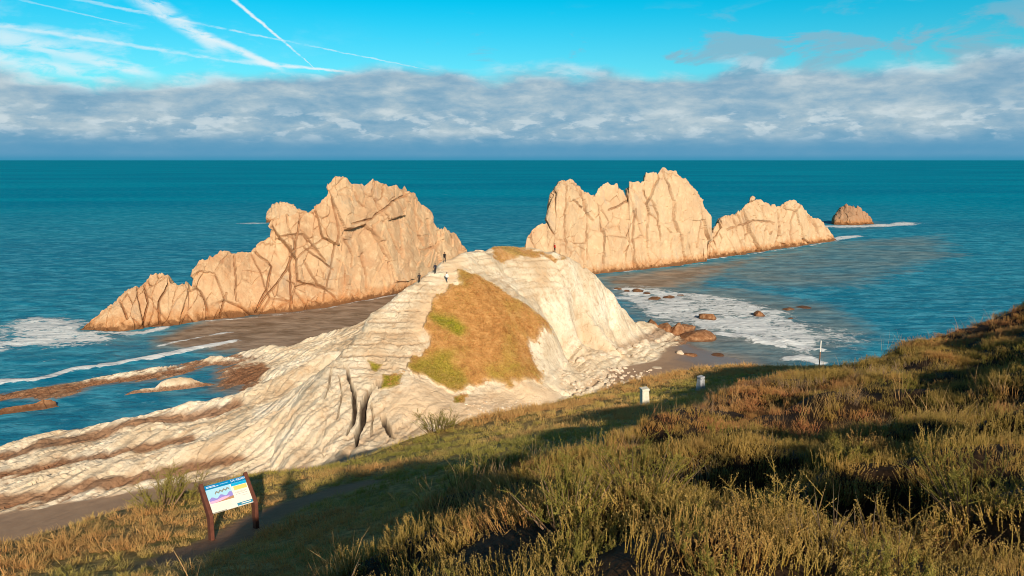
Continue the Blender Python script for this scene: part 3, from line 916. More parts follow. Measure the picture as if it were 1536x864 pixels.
def build_sea():
    X, Y = np.meshgrid(axis(-150, 240, 1.1, -70000, 70000), axis(62, 420, 1.0, -400, 90000))
    ins = (X > HX0) & (X < HX1 - 1) & (Y > HY0) & (Y < HY1 - 1)
    bed = np.where(ins, head_h(np.clip(X, HX0, HX1 - 1), np.clip(Y, HY0, HY1 - 1)), -5.0)
    near = sstep(700, 150, np.hypot(X, Y))
    wave = 0.32 * fbm(X * 0.05, Y * 0.11, oct=4, gain=0.55, seed=61) + 0.16 * fbm(X * 0.25, Y * 0.4, oct=3, seed=62)
    calm = sstep(-0.1, -2.0, bed)
    Z = wave * near * (0.25 + 0.75 * calm)
    foam = np.zeros(X.shape)
    murk = np.zeros(X.shape)

    jx, jy = 3.0 * fbm(X * 0.09, Y * 0.09, oct=3, seed=65), 3.0 * fbm(X * 0.09 + 40, Y * 0.09, oct=3, seed=66)

    def streak(pix, w, a, z=0.0, rise=0.0):
        nonlocal foam, Z
        d, _ = pldist(X + jx, Y + jy, [atZ(px, py, z)[:2] for px, py in pix])
        Z = Z + rise * sstep(w * 1.3, 0.0, d) * (0.6 + 0.6 * fbm(X * 0.3, Y * 0.3, oct=2, seed=67))
        foam = np.maximum(foam, a * sstep(w, w * 0.15, d))

    def area(pix, soft, a):
        nonlocal foam
        foam = np.maximum(foam, a * polymask(X, Y, [atZ(px, py, 0)[:2] for px, py in pix], soft, soft * 0.8, 71))

    def mud(pix, soft, a):
        nonlocal murk
        murk = np.maximum(murk, a * polymask(X, Y, [atZ(px, py, 0)[:2] for px, py in pix], soft, soft * 0.6, 72))

    # left surf round the nose of the big stack, and the breaker along the outer strip
    area(((0, 488), (60, 474), (118, 478), (128, 500), (190, 500), (160, 516), (70, 520), (0, 520)), 5.0, 0.74)
    area(((-250, 520), (-100, 480), (0, 484), (60, 510), (0, 530), (-250, 560)), 6.0, 0.6)
    streak(((110, 500), (200, 500), (250, 492)), 3.0, 0.7)
    streak(((-100, 600), (0, 573), (80, 562), (180, 545), (260, 530), (320, 520), (350, 514)), 2.4, 1.0, rise=0.6)
    streak(((230, 520), (290, 508), (340, 498)), 2.0, 0.62)
    streak(((60, 545), (100, 538)), 1.6, 0.55)
    streak(((250, 488), (400, 474), (520, 458), (600, 442)), 1.4, 0.5)
    # right surf
    area(((925, 430), (960, 430), (1060, 440), (1130, 452), (1180, 470), (1230, 492), (1240, 520), (1210, 545), (1160, 520), (1090, 505), (1050, 492), (975, 480), (940, 455)), 5.0, 0.69)
    area(((1060, 478), (1110, 470), (1150, 480), (1200, 505), (1180, 520), (1100, 506)), 4.0, 0.80)
    streak(((1076, 500), (1100, 505), (1140, 514), (1168, 519)), 2.0, 1.2, rise=0.7)
    streak(((1172, 512), (1195, 518), (1222, 524)), 1.9, 1.2, rise=0.7)
    streak(((1180, 540), (1200, 538), (1220, 545)), 3.0, 1.05, rise=0.4)
    streak(((925, 446), (960, 452), (1010, 462), (1060, 468)), 4.0, 0.75)
    area(((1180, 470), (1300, 500), (1320, 520), (1230, 545), (1200, 510)), 6.0, 0.42)
    streak(((930, 435), (1000, 440)), 3.0, 0.62)
    # far stacks
    streak(((1235, 339), (1262, 340), (1310, 339), (1345, 337), (1365, 334)), 11.0, 1.0)
    streak(((1225, 362), (1262, 357), (1285, 354)), 7.0, 0.9)
    streak(((1050, 390), (1120, 382), (1200, 370), (1255, 361)), 2.2, 0.55)
    streak(((900, 411), (980, 402), (1050, 395)), 1.8, 0.5)
    streak(((370, 335), (420, 334), (455, 333)), 9.0, 0.62)
    for _ in range(3):
        pass
    # stirred-up brown water
    mud(((225, 512), (300, 482), (600, 436), (680, 440), (640, 500), (560, 520), (430, 530), (330, 528), (240, 520)), 6.0, 1.0)
    mud(((890, 415), (1060, 396), (1180, 380), (1100, 405), (1030, 435), (930, 440)), 10.0, 0.80)
    mud(((1050, 392), (1260, 362), (1420, 350), (1450, 385), (1300, 430), (1180, 440), (1080, 425)), 16.0, 0.42)
    mud(((930, 440), (1100, 430), (1260, 455), (1330, 500), (1250, 545), (1150, 560), (980, 520)), 10.0, 0.55)
    mud(((1000, 515), (1150, 520), (1210, 545), (1180, 590), (1000, 560)), 4.0, 0.6)
    mud(((300, 590), (330, 555), (420, 530), (440, 560), (380, 590)), 3.0, 0.7)
    mud(((1240, 345), (1330, 345), (1330, 330), (1240, 332)), 8.0, 0.3)
    mud(((-30, 480), (120, 470), (260, 500), (200, 530), (0, 540)), 8.0, 0.25)
    thin = sstep(-0.45, 0.02, bed) * 0.75
    me = grid_mesh('sea', np.stack([X, Y, Z], -1), M_SEA, dict(foam=foam, murk=murk, thin=thin))
    o = link('sea', me)
    tag(o, 'teal blue open sea with brown murky shallows and white surf', 'sea', kind='structure')


build_sea()


#@@STACKS
# ------------------------------------------------------------------ sea stacks
def lerp_px(pts, px, k):
    return np.interp(px, [p[0] for p in pts], [p[k] for p in pts])


def stack(name, label, base, crest, setback, thick, nu, nv, scale=7.0, seed=0, amp=1.0, group=None, mat=None, cat='sea stack', cracks=()):
    """a fin of rock: waterline in front, jagged crest, steep back. base: (px, py) at sea level; crest: (px, py)"""
    c = np.array(crest, float)
    seg = np.hypot(np.diff(c[:, 0]), np.diff(c[:, 1]))
    s = np.concatenate([[0], np.cumsum(seg)])
    u = np.linspace(0, s[-1], nu)
    cpx, cpy = np.interp(u, s, c[:, 0]), np.interp(u, s, c[:, 1])
    if amp > 0.5:                              # broken, blocky skyline
        R = np.random.RandomState(seed)
        cuts = np.cumsum(R.uniform(4, 13, 400))
        step = R.uniform(-1, 1, 401)[np.searchsorted(cuts, u)] * 2.6
        step = np.convolve(np.pad(step, 1, 'edge'), [0.25, 0.5, 0.25], 'valid')
        ends = np.clip(np.minimum(u, s[-1] - u) / 25, 0, 1)
        cpy = cpy + ends * (step + 1.2 * vnoise(u * 0.45, u * 0 + seed, u * 0, seed))
    bpx = np.clip(cpx, base[0][0], base[-1][0])
    bpy_ = lerp_px(base, bpx, 1)
    B = np.array([atZ(a, b, 0.0) for a, b in zip(bpx, bpy_)])
    rough = np.array([atY(a, b, q) for a, b, q in zip(cpx, cpy, B[:, 1])])
    hgt = np.clip(rough[:, 2], 0, None)
    set_ = setback * np.clip(hgt / hgt.max(), 0.02, 1) ** 0.7
    Cc = np.array([atY(a, b, q) for a, b, q in zip(cpx, cpy, B[:, 1] + set_)])
    Cc[:, 2] = np.maximum(Cc[:, 2], 0.0)
    Bk = Cc.copy()
    Bk[:, 1] += thick * np.clip(hgt / hgt.max(), 0.05, 1) ** 0.5
    rows = []
    v1 = np.linspace(0, 1, nv)
    B0 = B.copy()
    rows.append(B0 + np.array([0, 0, -3.0]))
    for v in v1:
        p = 0.78 * v + 0.22 * v ** 3
        R = B * (1 - p) + Cc * p
        R[:, 2] = Cc[:, 2] * v
        rows.append(R)
    for v in np.linspace(0, 1, max(nv // 4, 10))[1:]:
        p = v
        R = Cc * (1 - p) + Bk * p
        R[:, 2] = Cc[:, 2] * (1 - v ** 1.6) - 3.0 * v
        rows.append(R)
    P = np.stack(rows, 0)
    # outward directions
    du = np.gradient(P, axis=1)
    dv = np.gradient(P, axis=0)
    n = np.cross(du, dv)
    n /= np.maximum(np.linalg.norm(n, axis=2, keepdims=True), 1e-6)
    k = max(nu // 90, 1)
    n = np.stack([blur(n[..., i], k, 2) for i in range(3)], -1)
    x, y, z = P[..., 0], P[..., 1], P[..., 2]
    wx = x + 1.5 * fbm(x * 0.1, y * 0.1, z * 0.1, oct=3, seed=seed + 1)
    wz = z + 1.5 * fbm(x * 0.1, y * 0.1, z * 0.1 + 30, oct=3, seed=seed + 2)
    f1, f2, cid, tl1 = voronoi(wx / scale + 0.18 * wz / scale, y / scale * 0.5, wz / (scale * 1.9), seed, True)
    j1 = sstep(0.045, 0.0, f2 - f1)
    g1, g2, cid2, tl2 = voronoi(wx / (scale * .38) - 0.25 * wz / scale, y / scale, wz / (scale * .75) + 0.3 * wx / scale, seed + 5, True)
    j2 = sstep(0.06, 0.0, g2 - g1)
    big = fbm(x / 16, y / 16, z / 22, oct=4, gain=0.55, seed=seed + 3)
    fine = fbm(x / 2.2, y / 2.2, z / 2.6, oct=4, gain=0.6, seed=seed + 4)
    gate2 = sstep(-0.35, 0.1, fbm(x / 9, y / 9, z / 14, oct=2, seed=seed + 12))
    gate = sstep(-0.15, 0.25, fbm(x / 12, y / 12, z / 12, oct=2, seed=seed + 9))
    d = amp * (1.2 * big + 0.42 * cid + 1.9 * tl1 + 0.65 * tl2 + 0.22 * cid2 * gate + 0.30 * fine - 0.45 * j1 * gate2 - 0.30 * j2 * gate)
    # the long joints the photograph shows, cut into the face
    kx = F * x / (CP * y - SP * (z - H)) + 768
    ky = 432 - F * (SP * y + CP * (z - H)) / (CP * y - SP * (z - H))
    front = np.zeros(P.shape[:2])
    front[:nv + 1] = 1
    jb = np.zeros(P.shape[:2])
    jit = 2.2 * fbm(x / 3, y / 3, z / 3, oct=3, seed=seed + 15)
    jit2 = 2.2 * fbm(x / 3 + 50, y / 3, z / 3, oct=3, seed=seed + 16)
    for line in cracks:
        q, t = pldist(kx + jit, ky + jit2, line)
        jb = np.maximum(jb, sstep(1.9, 0.5, q) * (0.6 + 0.4 * np.sin(3.14 * t)))
        side = sstep(14.0, 0.0, q) * 0.35
        d = d + amp * front * side * (0.6 if len(line) % 2 else -0.4)
    jb *= front
    d = d - amp * 1.15 * jb
    fade = np.ones(P.shape[:2])
    fade *= (0.35 + 0.65 * sstep(0, 4, z + 2))
    P = P + n * (d * fade)[..., None]
    joint = np.clip(j1 * gate2 * 0.6 + j2 * gate * 0.35 + jb, 0, 1)
    me = grid_mesh(name, P, mat or M_STACK, dict(joint=joint, strata=0.5 + 0.5 * fine), smooth=False)
    o = link(name, me)
    tag(o, label, cat, group)
    return o


stack('sea_stack', 'long orange limestone sea stack stepping up to a blocky peak beside the left channel',
      [(112, 497), (180, 497), (240, 490), (300, 483), (380, 472), (450, 466), (520, 456), (590, 441), (640, 428), (705, 412)],
      [(112, 496), (130, 482), (150, 468), (180, 446), (205, 426), (233, 408), (250, 410), (253, 424), (272, 429), (288, 428), (290, 405), (300, 392), (330, 378), (350, 380), (376, 377),
       (386, 362), (400, 352), (402, 335), (412, 326), (440, 318), (462, 316), (480, 304), (490, 292), (492, 275), (505, 264), (520, 266), (529, 278), (552, 277), (560, 270), (577, 272),
       (582, 280), (592, 277), (609, 279), (614, 288), (622, 288), (628, 304), (640, 316), (656, 338), (672, 344), (682, 343), (692, 355), (697, 372), (703, 392), (706, 411)],
      13.0, 18.0, 640, 190, 8.0, 100, cracks=[
          [(253, 411), (251, 428), (239, 452), (239, 486)], [(290, 428), (302, 436), (310, 452), (314, 476)], [(352, 383), (354, 452)], [(383, 377), (407, 399), (401, 432), (383, 468)],
          [(435, 371), (437, 455)], [(451, 323), (443, 367), (431, 403), (410, 430), (388, 462)], [(498, 298), (504, 331), (508, 351), (500, 383), (490, 432), (486, 450)], [(455, 371), (488, 395), (500, 405)],
          [(528, 280), (534, 302), (546, 317)], [(617, 290), (588, 302), (556, 329), (524, 337)], [(572, 327), (593, 371), (599, 387)], [(603, 319), (599, 387)], [(556, 339), (580, 391), (584, 425)],
          [(621, 300), (629, 351), (636, 368)], [(520, 359), (532, 383), (530, 400)], [(455, 391), (475, 428), (490, 432), (508, 450)], [(415, 355), (455, 351), (488, 391)], [(180, 450), (190, 480)], [(340, 440), (330, 475)],
          [(578, 275), (570, 300)], [(560, 272), (558, 290), (572, 327)], [(640, 330), (650, 370), (640, 400)], [(216, 425), (222, 455), (214, 488)], [(545, 380), (552, 430)]])
stack('sea_stack', 'tall cream limestone sea stack with a notched crest behind the knoll',
      [(783, 424), (830, 420), (900, 411), (960, 405), (1020, 398), (1060, 392)],
      [(783, 424), (786, 390), (789, 352), (800, 341), (820, 334), (825, 312), (832, 290), (842, 272), (852, 268), (864, 272), (872, 284), (884, 291), (895, 289), (901, 278), (915, 275),
       (934, 283), (940, 299), (943, 290), (944, 271), (952, 274), (966, 272), (969, 260), (985, 260), (992, 252), (1010, 256), (1030, 270), (1046, 292), (1058, 312), (1066, 324),
       (1063, 345), (1056, 365), (1060, 392)],
      13.0, 22.0, 520, 210, 9.0, 200, mat=M_CREAM, cracks=[
          [(847, 272), (845, 330), (848, 380)], [(877, 300), (880, 345), (879, 390)], [(897, 305), (905, 350), (904, 395)], [(942, 280), (942, 301), (927, 309), (914, 315)], [(954, 313), (950, 360), (952, 400)],
          [(1012, 301), (1014, 330), (1025, 367), (1031, 394)], [(1010, 301), (1011, 330), (1024, 360), (1029, 390)], [(993, 255), (1002, 280), (1010, 301)], [(1047, 290), (1052, 334), (1046, 370)], [(858, 300), (890, 330)], [(965, 285), (985, 320), (990, 360)]])
stack('sea_stack', 'low broad limestone sea stack with two humps beside the tall cream stack',
      [(1054, 389), (1100, 384), (1150, 376), (1200, 369), (1256, 361)],
      [(1054, 388), (1060, 362), (1072, 338), (1086, 326), (1104, 319), (1116, 309), (1128, 300), (1142, 304), (1158, 309), (1176, 306), (1192, 302), (1204, 310), (1216, 323), (1232, 332),
       (1246, 346), (1256, 360)],
      12.0, 20.0, 330, 130, 8.0, 300, mat=M_CREAM, cracks=[
          [(1072, 336), (1062, 360), (1058, 384)], [(1100, 322), (1106, 340), (1114, 378)], [(1141, 310), (1146, 335), (1143, 370)], [(1193, 308), (1186, 330), (1189, 360)], [(1214, 324), (1224, 340), (1231, 360)],
          [(1090, 345), (1130, 330), (1160, 335)], [(1165, 315), (1170, 345), (1164, 370)]])
stack('sea_stack', 'small dark brown sea rock ringed by surf out beyond the other stacks',
      [(1251, 337), (1280, 338), (1312, 336)],
      [(1251, 337), (1254, 322), (1262, 310), (1272, 307), (1286, 311), (1298, 319), (1307, 325), (1312, 336)],
      10.0, 12.0, 120, 50, 7.0, 400, mat=M_DARKST)
stack('sea_stack', 'pale distant sea rock peeping out behind the stepped orange stack',
      [(398, 334), (430, 334), (470, 333)],
      [(398, 333), (400, 320), (408, 311), (420, 306), (438, 309), (450, 314), (462, 322), (470, 333)],
      14.0, 20.0, 120, 50, 11.0, 500, mat=M_CREAM)


#@@HILL
# ------------------------------------------------------------------ the hillside under the camera
def tps(points):
    P = np.array(points, float)
    x, y, z = P.T
    n = len(P)
    r2 = (x[:, None] - x) ** 2 + (y[:, None] - y) ** 2
    K = np.where(r2 > 0, 0.5 * r2 * np.log(np.maximum(r2, 1e-12)), 0) + np.eye(n) * 0.02
    A = np.zeros((n + 3, n + 3))
    A[:n, :n] = K
    A[:n, n] = A[n, :n] = 1
    A[:n, n + 1] = A[n + 1, :n] = x
    A[:n, n + 2] = A[n + 2, :n] = y
    w = np.linalg.solve(A, np.concatenate([z, np.zeros(3)]))

    def f(X, Y):
        out = w[n] + w[n + 1] * X + w[n + 2] * Y
        for i in range(n):
            q = (X - x[i]) ** 2 + (Y - y[i]) ** 2
            out = out + w[i] * 0.5 * q * np.log(np.maximum(q, 1e-12))
        return out
    return f


BROW_PIX = [(430, 862, 4.2), (480, 828, 5.0), (560, 775, 6.4), (650, 738, 8.0), (740, 706, 9.8), (820, 686, 11.2), (900, 660, 12.6), (1000, 626, 14.2), (1050, 606, 15.4), (1110, 582, 17.2),
            (1190, 557, 18.8), (1260, 540, 19.6), (1330, 511, 20.2), (1430, 487, 21.2), (1536, 458, 22.5)]
BROW = [atY(*p) for p in BROW_PIX]
EDGE_PIX = [(0, 818, 14.5), (120, 788, 16.5), (230, 750, 19.0), (380, 712, 22.5), (500, 694, 24.5), (650, 646, 29.0), (830, 604, 35.0), (940, 574, 40.0), (1100, 549, 46.0), (1180, 556, 48.0)]
EDGE = [atY(*p) for p in EDGE_PIX]
_heath = tps([(p[0], p[1], p[2] - (0.30 if p[0] < 1.5 else 0.18)) for p in BROW] +
             [atY(560, 864, 3.6), atY(768, 864, 3.0), atY(1000, 864, 2.75), atY(1250, 864, 2.7), atY(1536, 864, 2.7), atY(1000, 730, 5.6), atY(1250, 700, 6.6), atY(1500, 650, 8.0),
              atY(1250, 600, 12.0), atY(1450, 560, 13.5), atY(850, 760, 5.2), (0, 0, H - 1.65), (-1.5, 1.5, H - 2.2), (2, -5, H + 0.2), (-4, -5, H - 1.0), (8, -6, H + 0.4), (-2, -14, H + 3.6), (8, -15, H + 4.0),
              (14, 0, H - 0.9), (20, 15, H - 1.4), (28, 24, H - 3.2), (20, -15, H + 4.6), (-12, -4, H - 4.3), (-14, -14, H - 1.4), (35, 0, H + 1)])
_terr = tps([(p[0], p[1], p[2]) for p in EDGE] +
            [atY(345, 800, 13.6), atY(440, 757, 15.6), atY(740, 676, 18.6), atY(968, 608, 28.0), atY(600, 712, 18.0), atY(130, 835, 12.5), atY(850, 640, 23.5), atY(1080, 572, 36.0), atY(200, 870, 10.5),
             (-30, 14, H - 12.6), (-20, 5, H - 8.0), (-40, 0, H - 13), (30, 45, H - 12.6), (45, 48, H - 13.0), (-22, 12, H - 9.8)])
BROW_L = [(-30.0, -16.0), (-14.0, -4.0), (-4.5, 1.6)] + [(p[0], p[1]) for p in BROW] + [(30, 28), (70, 42)]
EDGE_L = [(-60, 8), (-34, 13.5), (-18, 14.5)] + [(p[0], p[1]) for p in EDGE[0:]] + [(30, 50.5), (60, 56)]


def beyond(X, Y, L):
    """signed distance past a line drawn from left to right (positive on the far side)"""
    d, _ = pldist(X, Y, L)
    out = np.zeros(X.shape, bool)
    xs = [p[0] for p in L]
    ys = [p[1] for p in L]
    out = Y > np.interp(X, xs, ys)
    return np.where(out, d, -d)


# hollows between the hummocks of the heath: pixel, distance, half sizes, depth
HOLLOWS = [(1235, 800, 3.9, 0.7, 0.9, 0.50), (1085, 640, 12.0, 2.4, 1.0, 0.55), (1290, 606, 12.0, 2.2, 0.9, 0.50), (690, 752, 6.9, 1.3, 0.8, 0.45), (960, 712, 6.6, 1.0, 0.7, 0.40),
           (1420, 610, 11.0, 1.6, 0.8, 0.45), (1060, 760, 4.8, 0.6, 0.5, 0.35), (860, 735, 6.0, 0.9, 0.5, 0.35), (1180, 720, 6.0, 1.1, 0.5, 0.35), (1380, 690, 7.0, 1.2, 0.6, 0.35), (600, 800, 5.2, 0.8, 0.7, 0.4)]

_hr = random.Random(21)
for _k in range(26):                        # smaller gaps between cushions of heather
    _px, _Y = _hr.uniform(520, 1560), 3.2 + 11.0 * _hr.random() ** 1.4
    HOLLOWS.append((_px, 864 - 250 * (1 - 3.0 / _Y) * 1.25, _Y, _hr.uniform(0.25, 0.55) * (0.7 + 0.06 * _Y), _hr.uniform(0.20, 0.40) * (0.7 + 0.06 * _Y), _hr.uniform(0.22, 0.38)))


def hill_parts(X, Y):
    b = beyond(X, Y, BROW_L)
    e = beyond(X, Y, EDGE_L)
    n1 = fbm(X * 0.42, Y * 0.42, oct=3, seed=81)
    n2 = fbm(X * 0.16, Y * 0.16, oct=3, seed=82)
    near = sstep(-1.0, 2.0, np.hypot(X, Y) - 1.0)
    heath = _heath(X, Y) + near * (0.48 * n1 + 0.32 * n2 + 0.20 * fbm(X * 1.15, Y * 1.15, oct=2, seed=83)) - np.where(b > 0, 0.55 * b + 0.9 * np.minimum(b, 2.0), 0)
    for px, py, Yd, rx, ry, dp in HOLLOWS:
        cx, cy, _ = atY(px, py, Yd)
        heath = heath - dp * np.exp(-(((X - cx) / rx) ** 2 + ((Y - cy) / ry) ** 2))
    terr = _terr(X, Y) + 0.14 * n1 + 0.15 * n2 - np.where(e > 0, np.minimum(e, 3) * 0.5 + np.maximum(e - 0.8, 0) * 0.95, 0)
    k = 0.45
    h = np.clip(0.5 + 0.5 * (heath - terr) / k, 0, 1)
    z = terr * (1 - h) + heath * h + k * h * (1 - h)
    return z, h, b, e


def hill_h(x, y):
    X, Y = np.atleast_1d(np.asarray(x, float)), np.atleast_1d(np.asarray(y, float))
    return hill_parts(X, Y)[0]


SIGN_AT = atY(347, 803, 13.7)
PATH_L = [atY(250, 850, 11.6)[:2], atY(330, 822, 12.9)[:2], atY(390, 782, 14.6)[:2], atY(430, 764, 15.4)[:2], atY(475, 748, 16.2)[:2], atY(540, 728, 17.2)[:2]]


def build_hill():
    ax = np.concatenate([np.arange(-75, -26, 1.0), np.arange(-26, 40, 0.22), np.arange(40, 72, 0.8)])
    ay = np.concatenate([np.arange(-40, -6, 0.8), np.arange(-6, 52, 0.22), np.arange(52, 92, 0.8)])
    X, Y = np.meshgrid(ax, ay)
    z, h, b, e = hill_parts(X, Y)
    turf = (1 - h)
    cliff = sstep(1.2, 3.0, e) * (1 - h)
    pd, _ = pldist(X, Y, PATH_L)
    path = sstep(0.75, 0.35, pd + 0.25 * fbm(X * 0.9, Y * 0.9, seed=4)) * (1 - h)
    me = grid_mesh('hillside', np.stack([X, Y, z], -1), M_HILL, dict(turf=turf, cliff=cliff, path=path), keep=z > -1.0)
    o = link('hillside', me)
    tag(o, 'heather covered hillside dropping to a grassy cliff-top terrace', 'hillside', kind='structure')


build_hill()
#@@ROCKS
# ------------------------------------------------------------------ loose rocks, islets and ledges
def mat_boulder():
    m, g, b = material('brown_boulder')
    geo = g.new('ShaderNodeNewGeometry')
    P = geo.outputs['Position']
    z = g.sep(P)[2]
    n = g.noise(P, 1.2, 6.0, 0.65)
    c = g.ramp(n, [(0.3, lin(112, 72, 44)), (0.5, lin(150, 104, 70)), (0.7, lin(186, 142, 104))])
    c = g.mix(g.m('MULTIPLY', g.mr(z, 0.7, 0.1), 0.7), c, lin(84, 58, 42))
    g.L.new(c, b.inputs['Base Color'])
    g.L.new(g.bump(n, 0.7, 0.25), b.inputs['Normal'])
    return m


def mat_stone():
    m, g, b = material('white_stone')
    geo = g.new('ShaderNodeNewGeometry')
    oi = g.new('ShaderNodeObjectInfo')
    n = g.noise(geo.outputs['Position'], 2.5, 5.0, 0.65)
    c = g.ramp(n, [(0.3, lin(190, 164, 136)), (0.5, lin(220, 202, 178)), (0.7, lin(236, 224, 204))])
    c = g.mix(g.m('MULTIPLY', oi.outputs['Random'], 0.45), c, lin(196, 170, 140))
    g.L.new(c, b.inputs['Base Color'])
    g.L.new(g.bump(n, 0.6, 0.1), b.inputs['Normal'])
    return m


M_BOULD, M_STONE = mat_boulder(), mat_stone()


def rock_mesh(name, mat, seed, sub=3, sharp=0.5):
    bm = bmesh.new()
    bmesh.ops.create_icosphere(bm, subdivisions=sub, radius=1.0)
    V = np.array([v.co[:] for v in bm.verts])
    rng = np.random.RandomState(seed)
    # cut the ball by a handful of planes, then roughen
    for _ in range(11):
        n = rng.normal(size=3)
        n /= np.linalg.norm(n)
        off = 0.62 + 0.25 * rng.rand()
        d = V @ n - off
        V = V - np.where(d > 0, d, 0)[:, None] * n * (0.85)
    V *= (1 + 0.12 * fbm(V[:, 0] * 1.8, V[:, 1] * 1.8, V[:, 2] * 1.8, oct=3, seed=seed))[:, None]
    V[:, 2] = np.where(V[:, 2] < -0.3, -0.3 + (V[:, 2] + 0.3) * 0.4, V[:, 2])
    for v, c in zip(bm.verts, V):
        v.co = c
    me = bpy.data.meshes.new(name)
    bm.to_mesh(me)
    bm.free()
    me.materials.append(mat)
    me.polygons.foreach_set('use_smooth', np.zeros(len(me.polygons), bool))
    return me


rng = random.Random(7)
BOULD = [rock_mesh('boulder', M_BOULD, 40 + i, 4) for i in range(5)]
PALE = [rock_mesh('pale_boulder', M_STONE, 70 + i, 4) for i in range(3)]


def put_rock(name, mesh, px, py, w, ratio, label, cat, group=None, z=None, deep=0.25, yaw=None):
    p = atZ(px, py, z) if z is not None else hit_head(px, py)
    r = w * p[1] / F / CP / 2
    o = link(name, mesh, loc=(p[0], p[1] + r * 0.5, p[2] - r * deep * 0.5), rot=(0, 0, rng.uniform(0, 6.28) if yaw is None else yaw))
    o.scale = (r, r * rng.uniform(0.8, 1.1), r * ratio)
    return tag(o, label, cat, group)


put_rock('boulder', BOULD[0], 1062, 479, 32, 0.80, 'large rounded brown boulder standing in foaming surf off the slab rocks', 'boulder', z=0.1)
put_rock('boulder', BOULD[1], 1140, 474, 25, 0.72, 'brown boulder in surf, farther out than the rounded one', 'boulder', z=0.1)
put_rock('boulder', BOULD[2], 1183, 465, 24, 0.36, 'low flat brown rock awash, outermost in the surf', 'boulder', z=0.05)
put_rock('boulder', BOULD[3], 1207, 462, 30, 0.22, 'sliver of brown rock barely above water beside the outermost flat rock', 'boulder', z=0.02)
put_rock('boulder', BOULD[4], 1186, 478, 9, 0.5, 'tiny brown rock poking through foam inside the outermost flat rock', 'boulder', z=0.05)
for px, py, w, r in ((927, 434, 14, .5), (941, 437, 11, .5), (958, 437, 26, .35), (983, 449, 24, .42), (1004, 447, 24, .35), (1022, 443, 14, .28), (971, 440, 12, .3)):
    put_rock('boulder', BOULD[rng.randrange(5)], px, py, w, r, 'low brown rock awash between the white cliff toe and the tall stack', 'boulder', 'low rocks awash off the white cliff', z=0.05)
put_rock('slab_rock', BOULD[1], 979, 500, 34, 1.35, 'upright brown slab rock leaning on the toe of the white cliff', 'rock', z=0.3)
put_rock('slab_rock', BOULD[3], 999, 501, 32, 1.45, 'brown slab rock in the middle of the huddle at the cliff toe', 'rock', z=0.3)
put_rock('slab_rock', BOULD[2], 1015, 503, 30, 1.35, 'rounded brown slab rock at the seaward end of the huddle', 'rock', z=0.2)
put_rock('slab_rock', BOULD[0], 1032, 495, 30, 0.75, 'dark flat rock behind the long ledge, holding white foam', 'rock', z=0.3)
put_rock('slab_rock', BOULD[4], 1046, 510, 66, 0.55, 'long tan ledge of rock sloping down into the surf beside the wet sand', 'rock', z=0.1, yaw=0.2)
put_rock('slab_rock', BOULD[2], 992, 510, 36, 0.6, 'brown block lying on wet sand before the huddle of slab rocks', 'rock', z=0.4)
put_rock('pale_stone', PALE[0], 1020, 531, 16, 0.75, 'cream rounded stone alone on the wet sand', 'stone')
put_rock('slab_rock', BOULD[0], 1036, 534, 22, 0.45, 'brown low rock beside the lone cream stone on wet sand', 'rock')
put_rock('slab_rock', BOULD[3], 1078, 533, 26, 0.28, 'flat tan rock half sunk in the shallow wash', 'rock', z=0.15)
put_rock('pale_stone', PALE[1], 986, 553, 18, 0.35, 'flat white stone on dry sand between ledge and grass', 'stone')

stack('rock_ledge', 'row of white chunky ledges across the sandy beach below the white cliff',
      [(832, 556), (880, 552), (940, 548), (994, 542)],
      [(832, 556), (838, 544), (856, 541), (872, 543), (890, 538), (905, 540), (917, 531), (929, 529), (938, 534), (948, 537), (960, 536), (975, 535), (988, 537), (994, 542)], 1.6, 2.5, 150, 24, 1.6, 610, 0.16, mat=M_STONE, cat='ledge')
stack('islet', 'low islet with a white hump and a brown tail in the inner pool',
      [(186, 593), (225, 589), (280, 583), (325, 577)],
      [(186, 593), (200, 586), (216, 583), (232, 582), (242, 574), (256, 568), (270, 566), (288, 569), (300, 573), (325, 577)], 1.5, 3.0, 120, 24, 2.0, 620, 0.15, mat=M_HEAD, cat='islet')
stack('islet', 'brown blunt-ended islet of rock reaching into the inner pool',
      [(-40, 632), (0, 623), (40, 616), (88, 609)],
      [(-40, 630), (-20, 620), (0, 614), (20, 609), (50, 605), (64, 599), (76, 598), (84, 602), (88, 609)], 1.5, 3.0, 120, 24, 2.0, 630, 0.15, mat=M_BOULD, cat='islet')

for k, (px, py, w, r) in enumerate(((846, 548, 15, .8), (858, 543, 11, .8), (872, 541, 18, .7), (889, 537, 12, .8), (903, 534, 16, .7), (914, 531, 10, .9), (931, 528, 19, .7), (945, 524, 12, .8),
                                    (957, 520, 16, .7), (968, 516, 20, .8), (985, 512, 14, .8), (840, 556, 12, .7), (880, 548, 13, .6), (925, 538, 14, .6), (952, 534, 12, .6))):
    put_rock('fallen_block', PALE[k % 3], px, py, w, r, 'angular block fallen at the toe of the white cliff above the sand', 'rock', 'fallen blocks along the white cliff toe')

STONES = [rock_mesh('stone', M_STONE, 90 + i, 1) for i in range(6)]


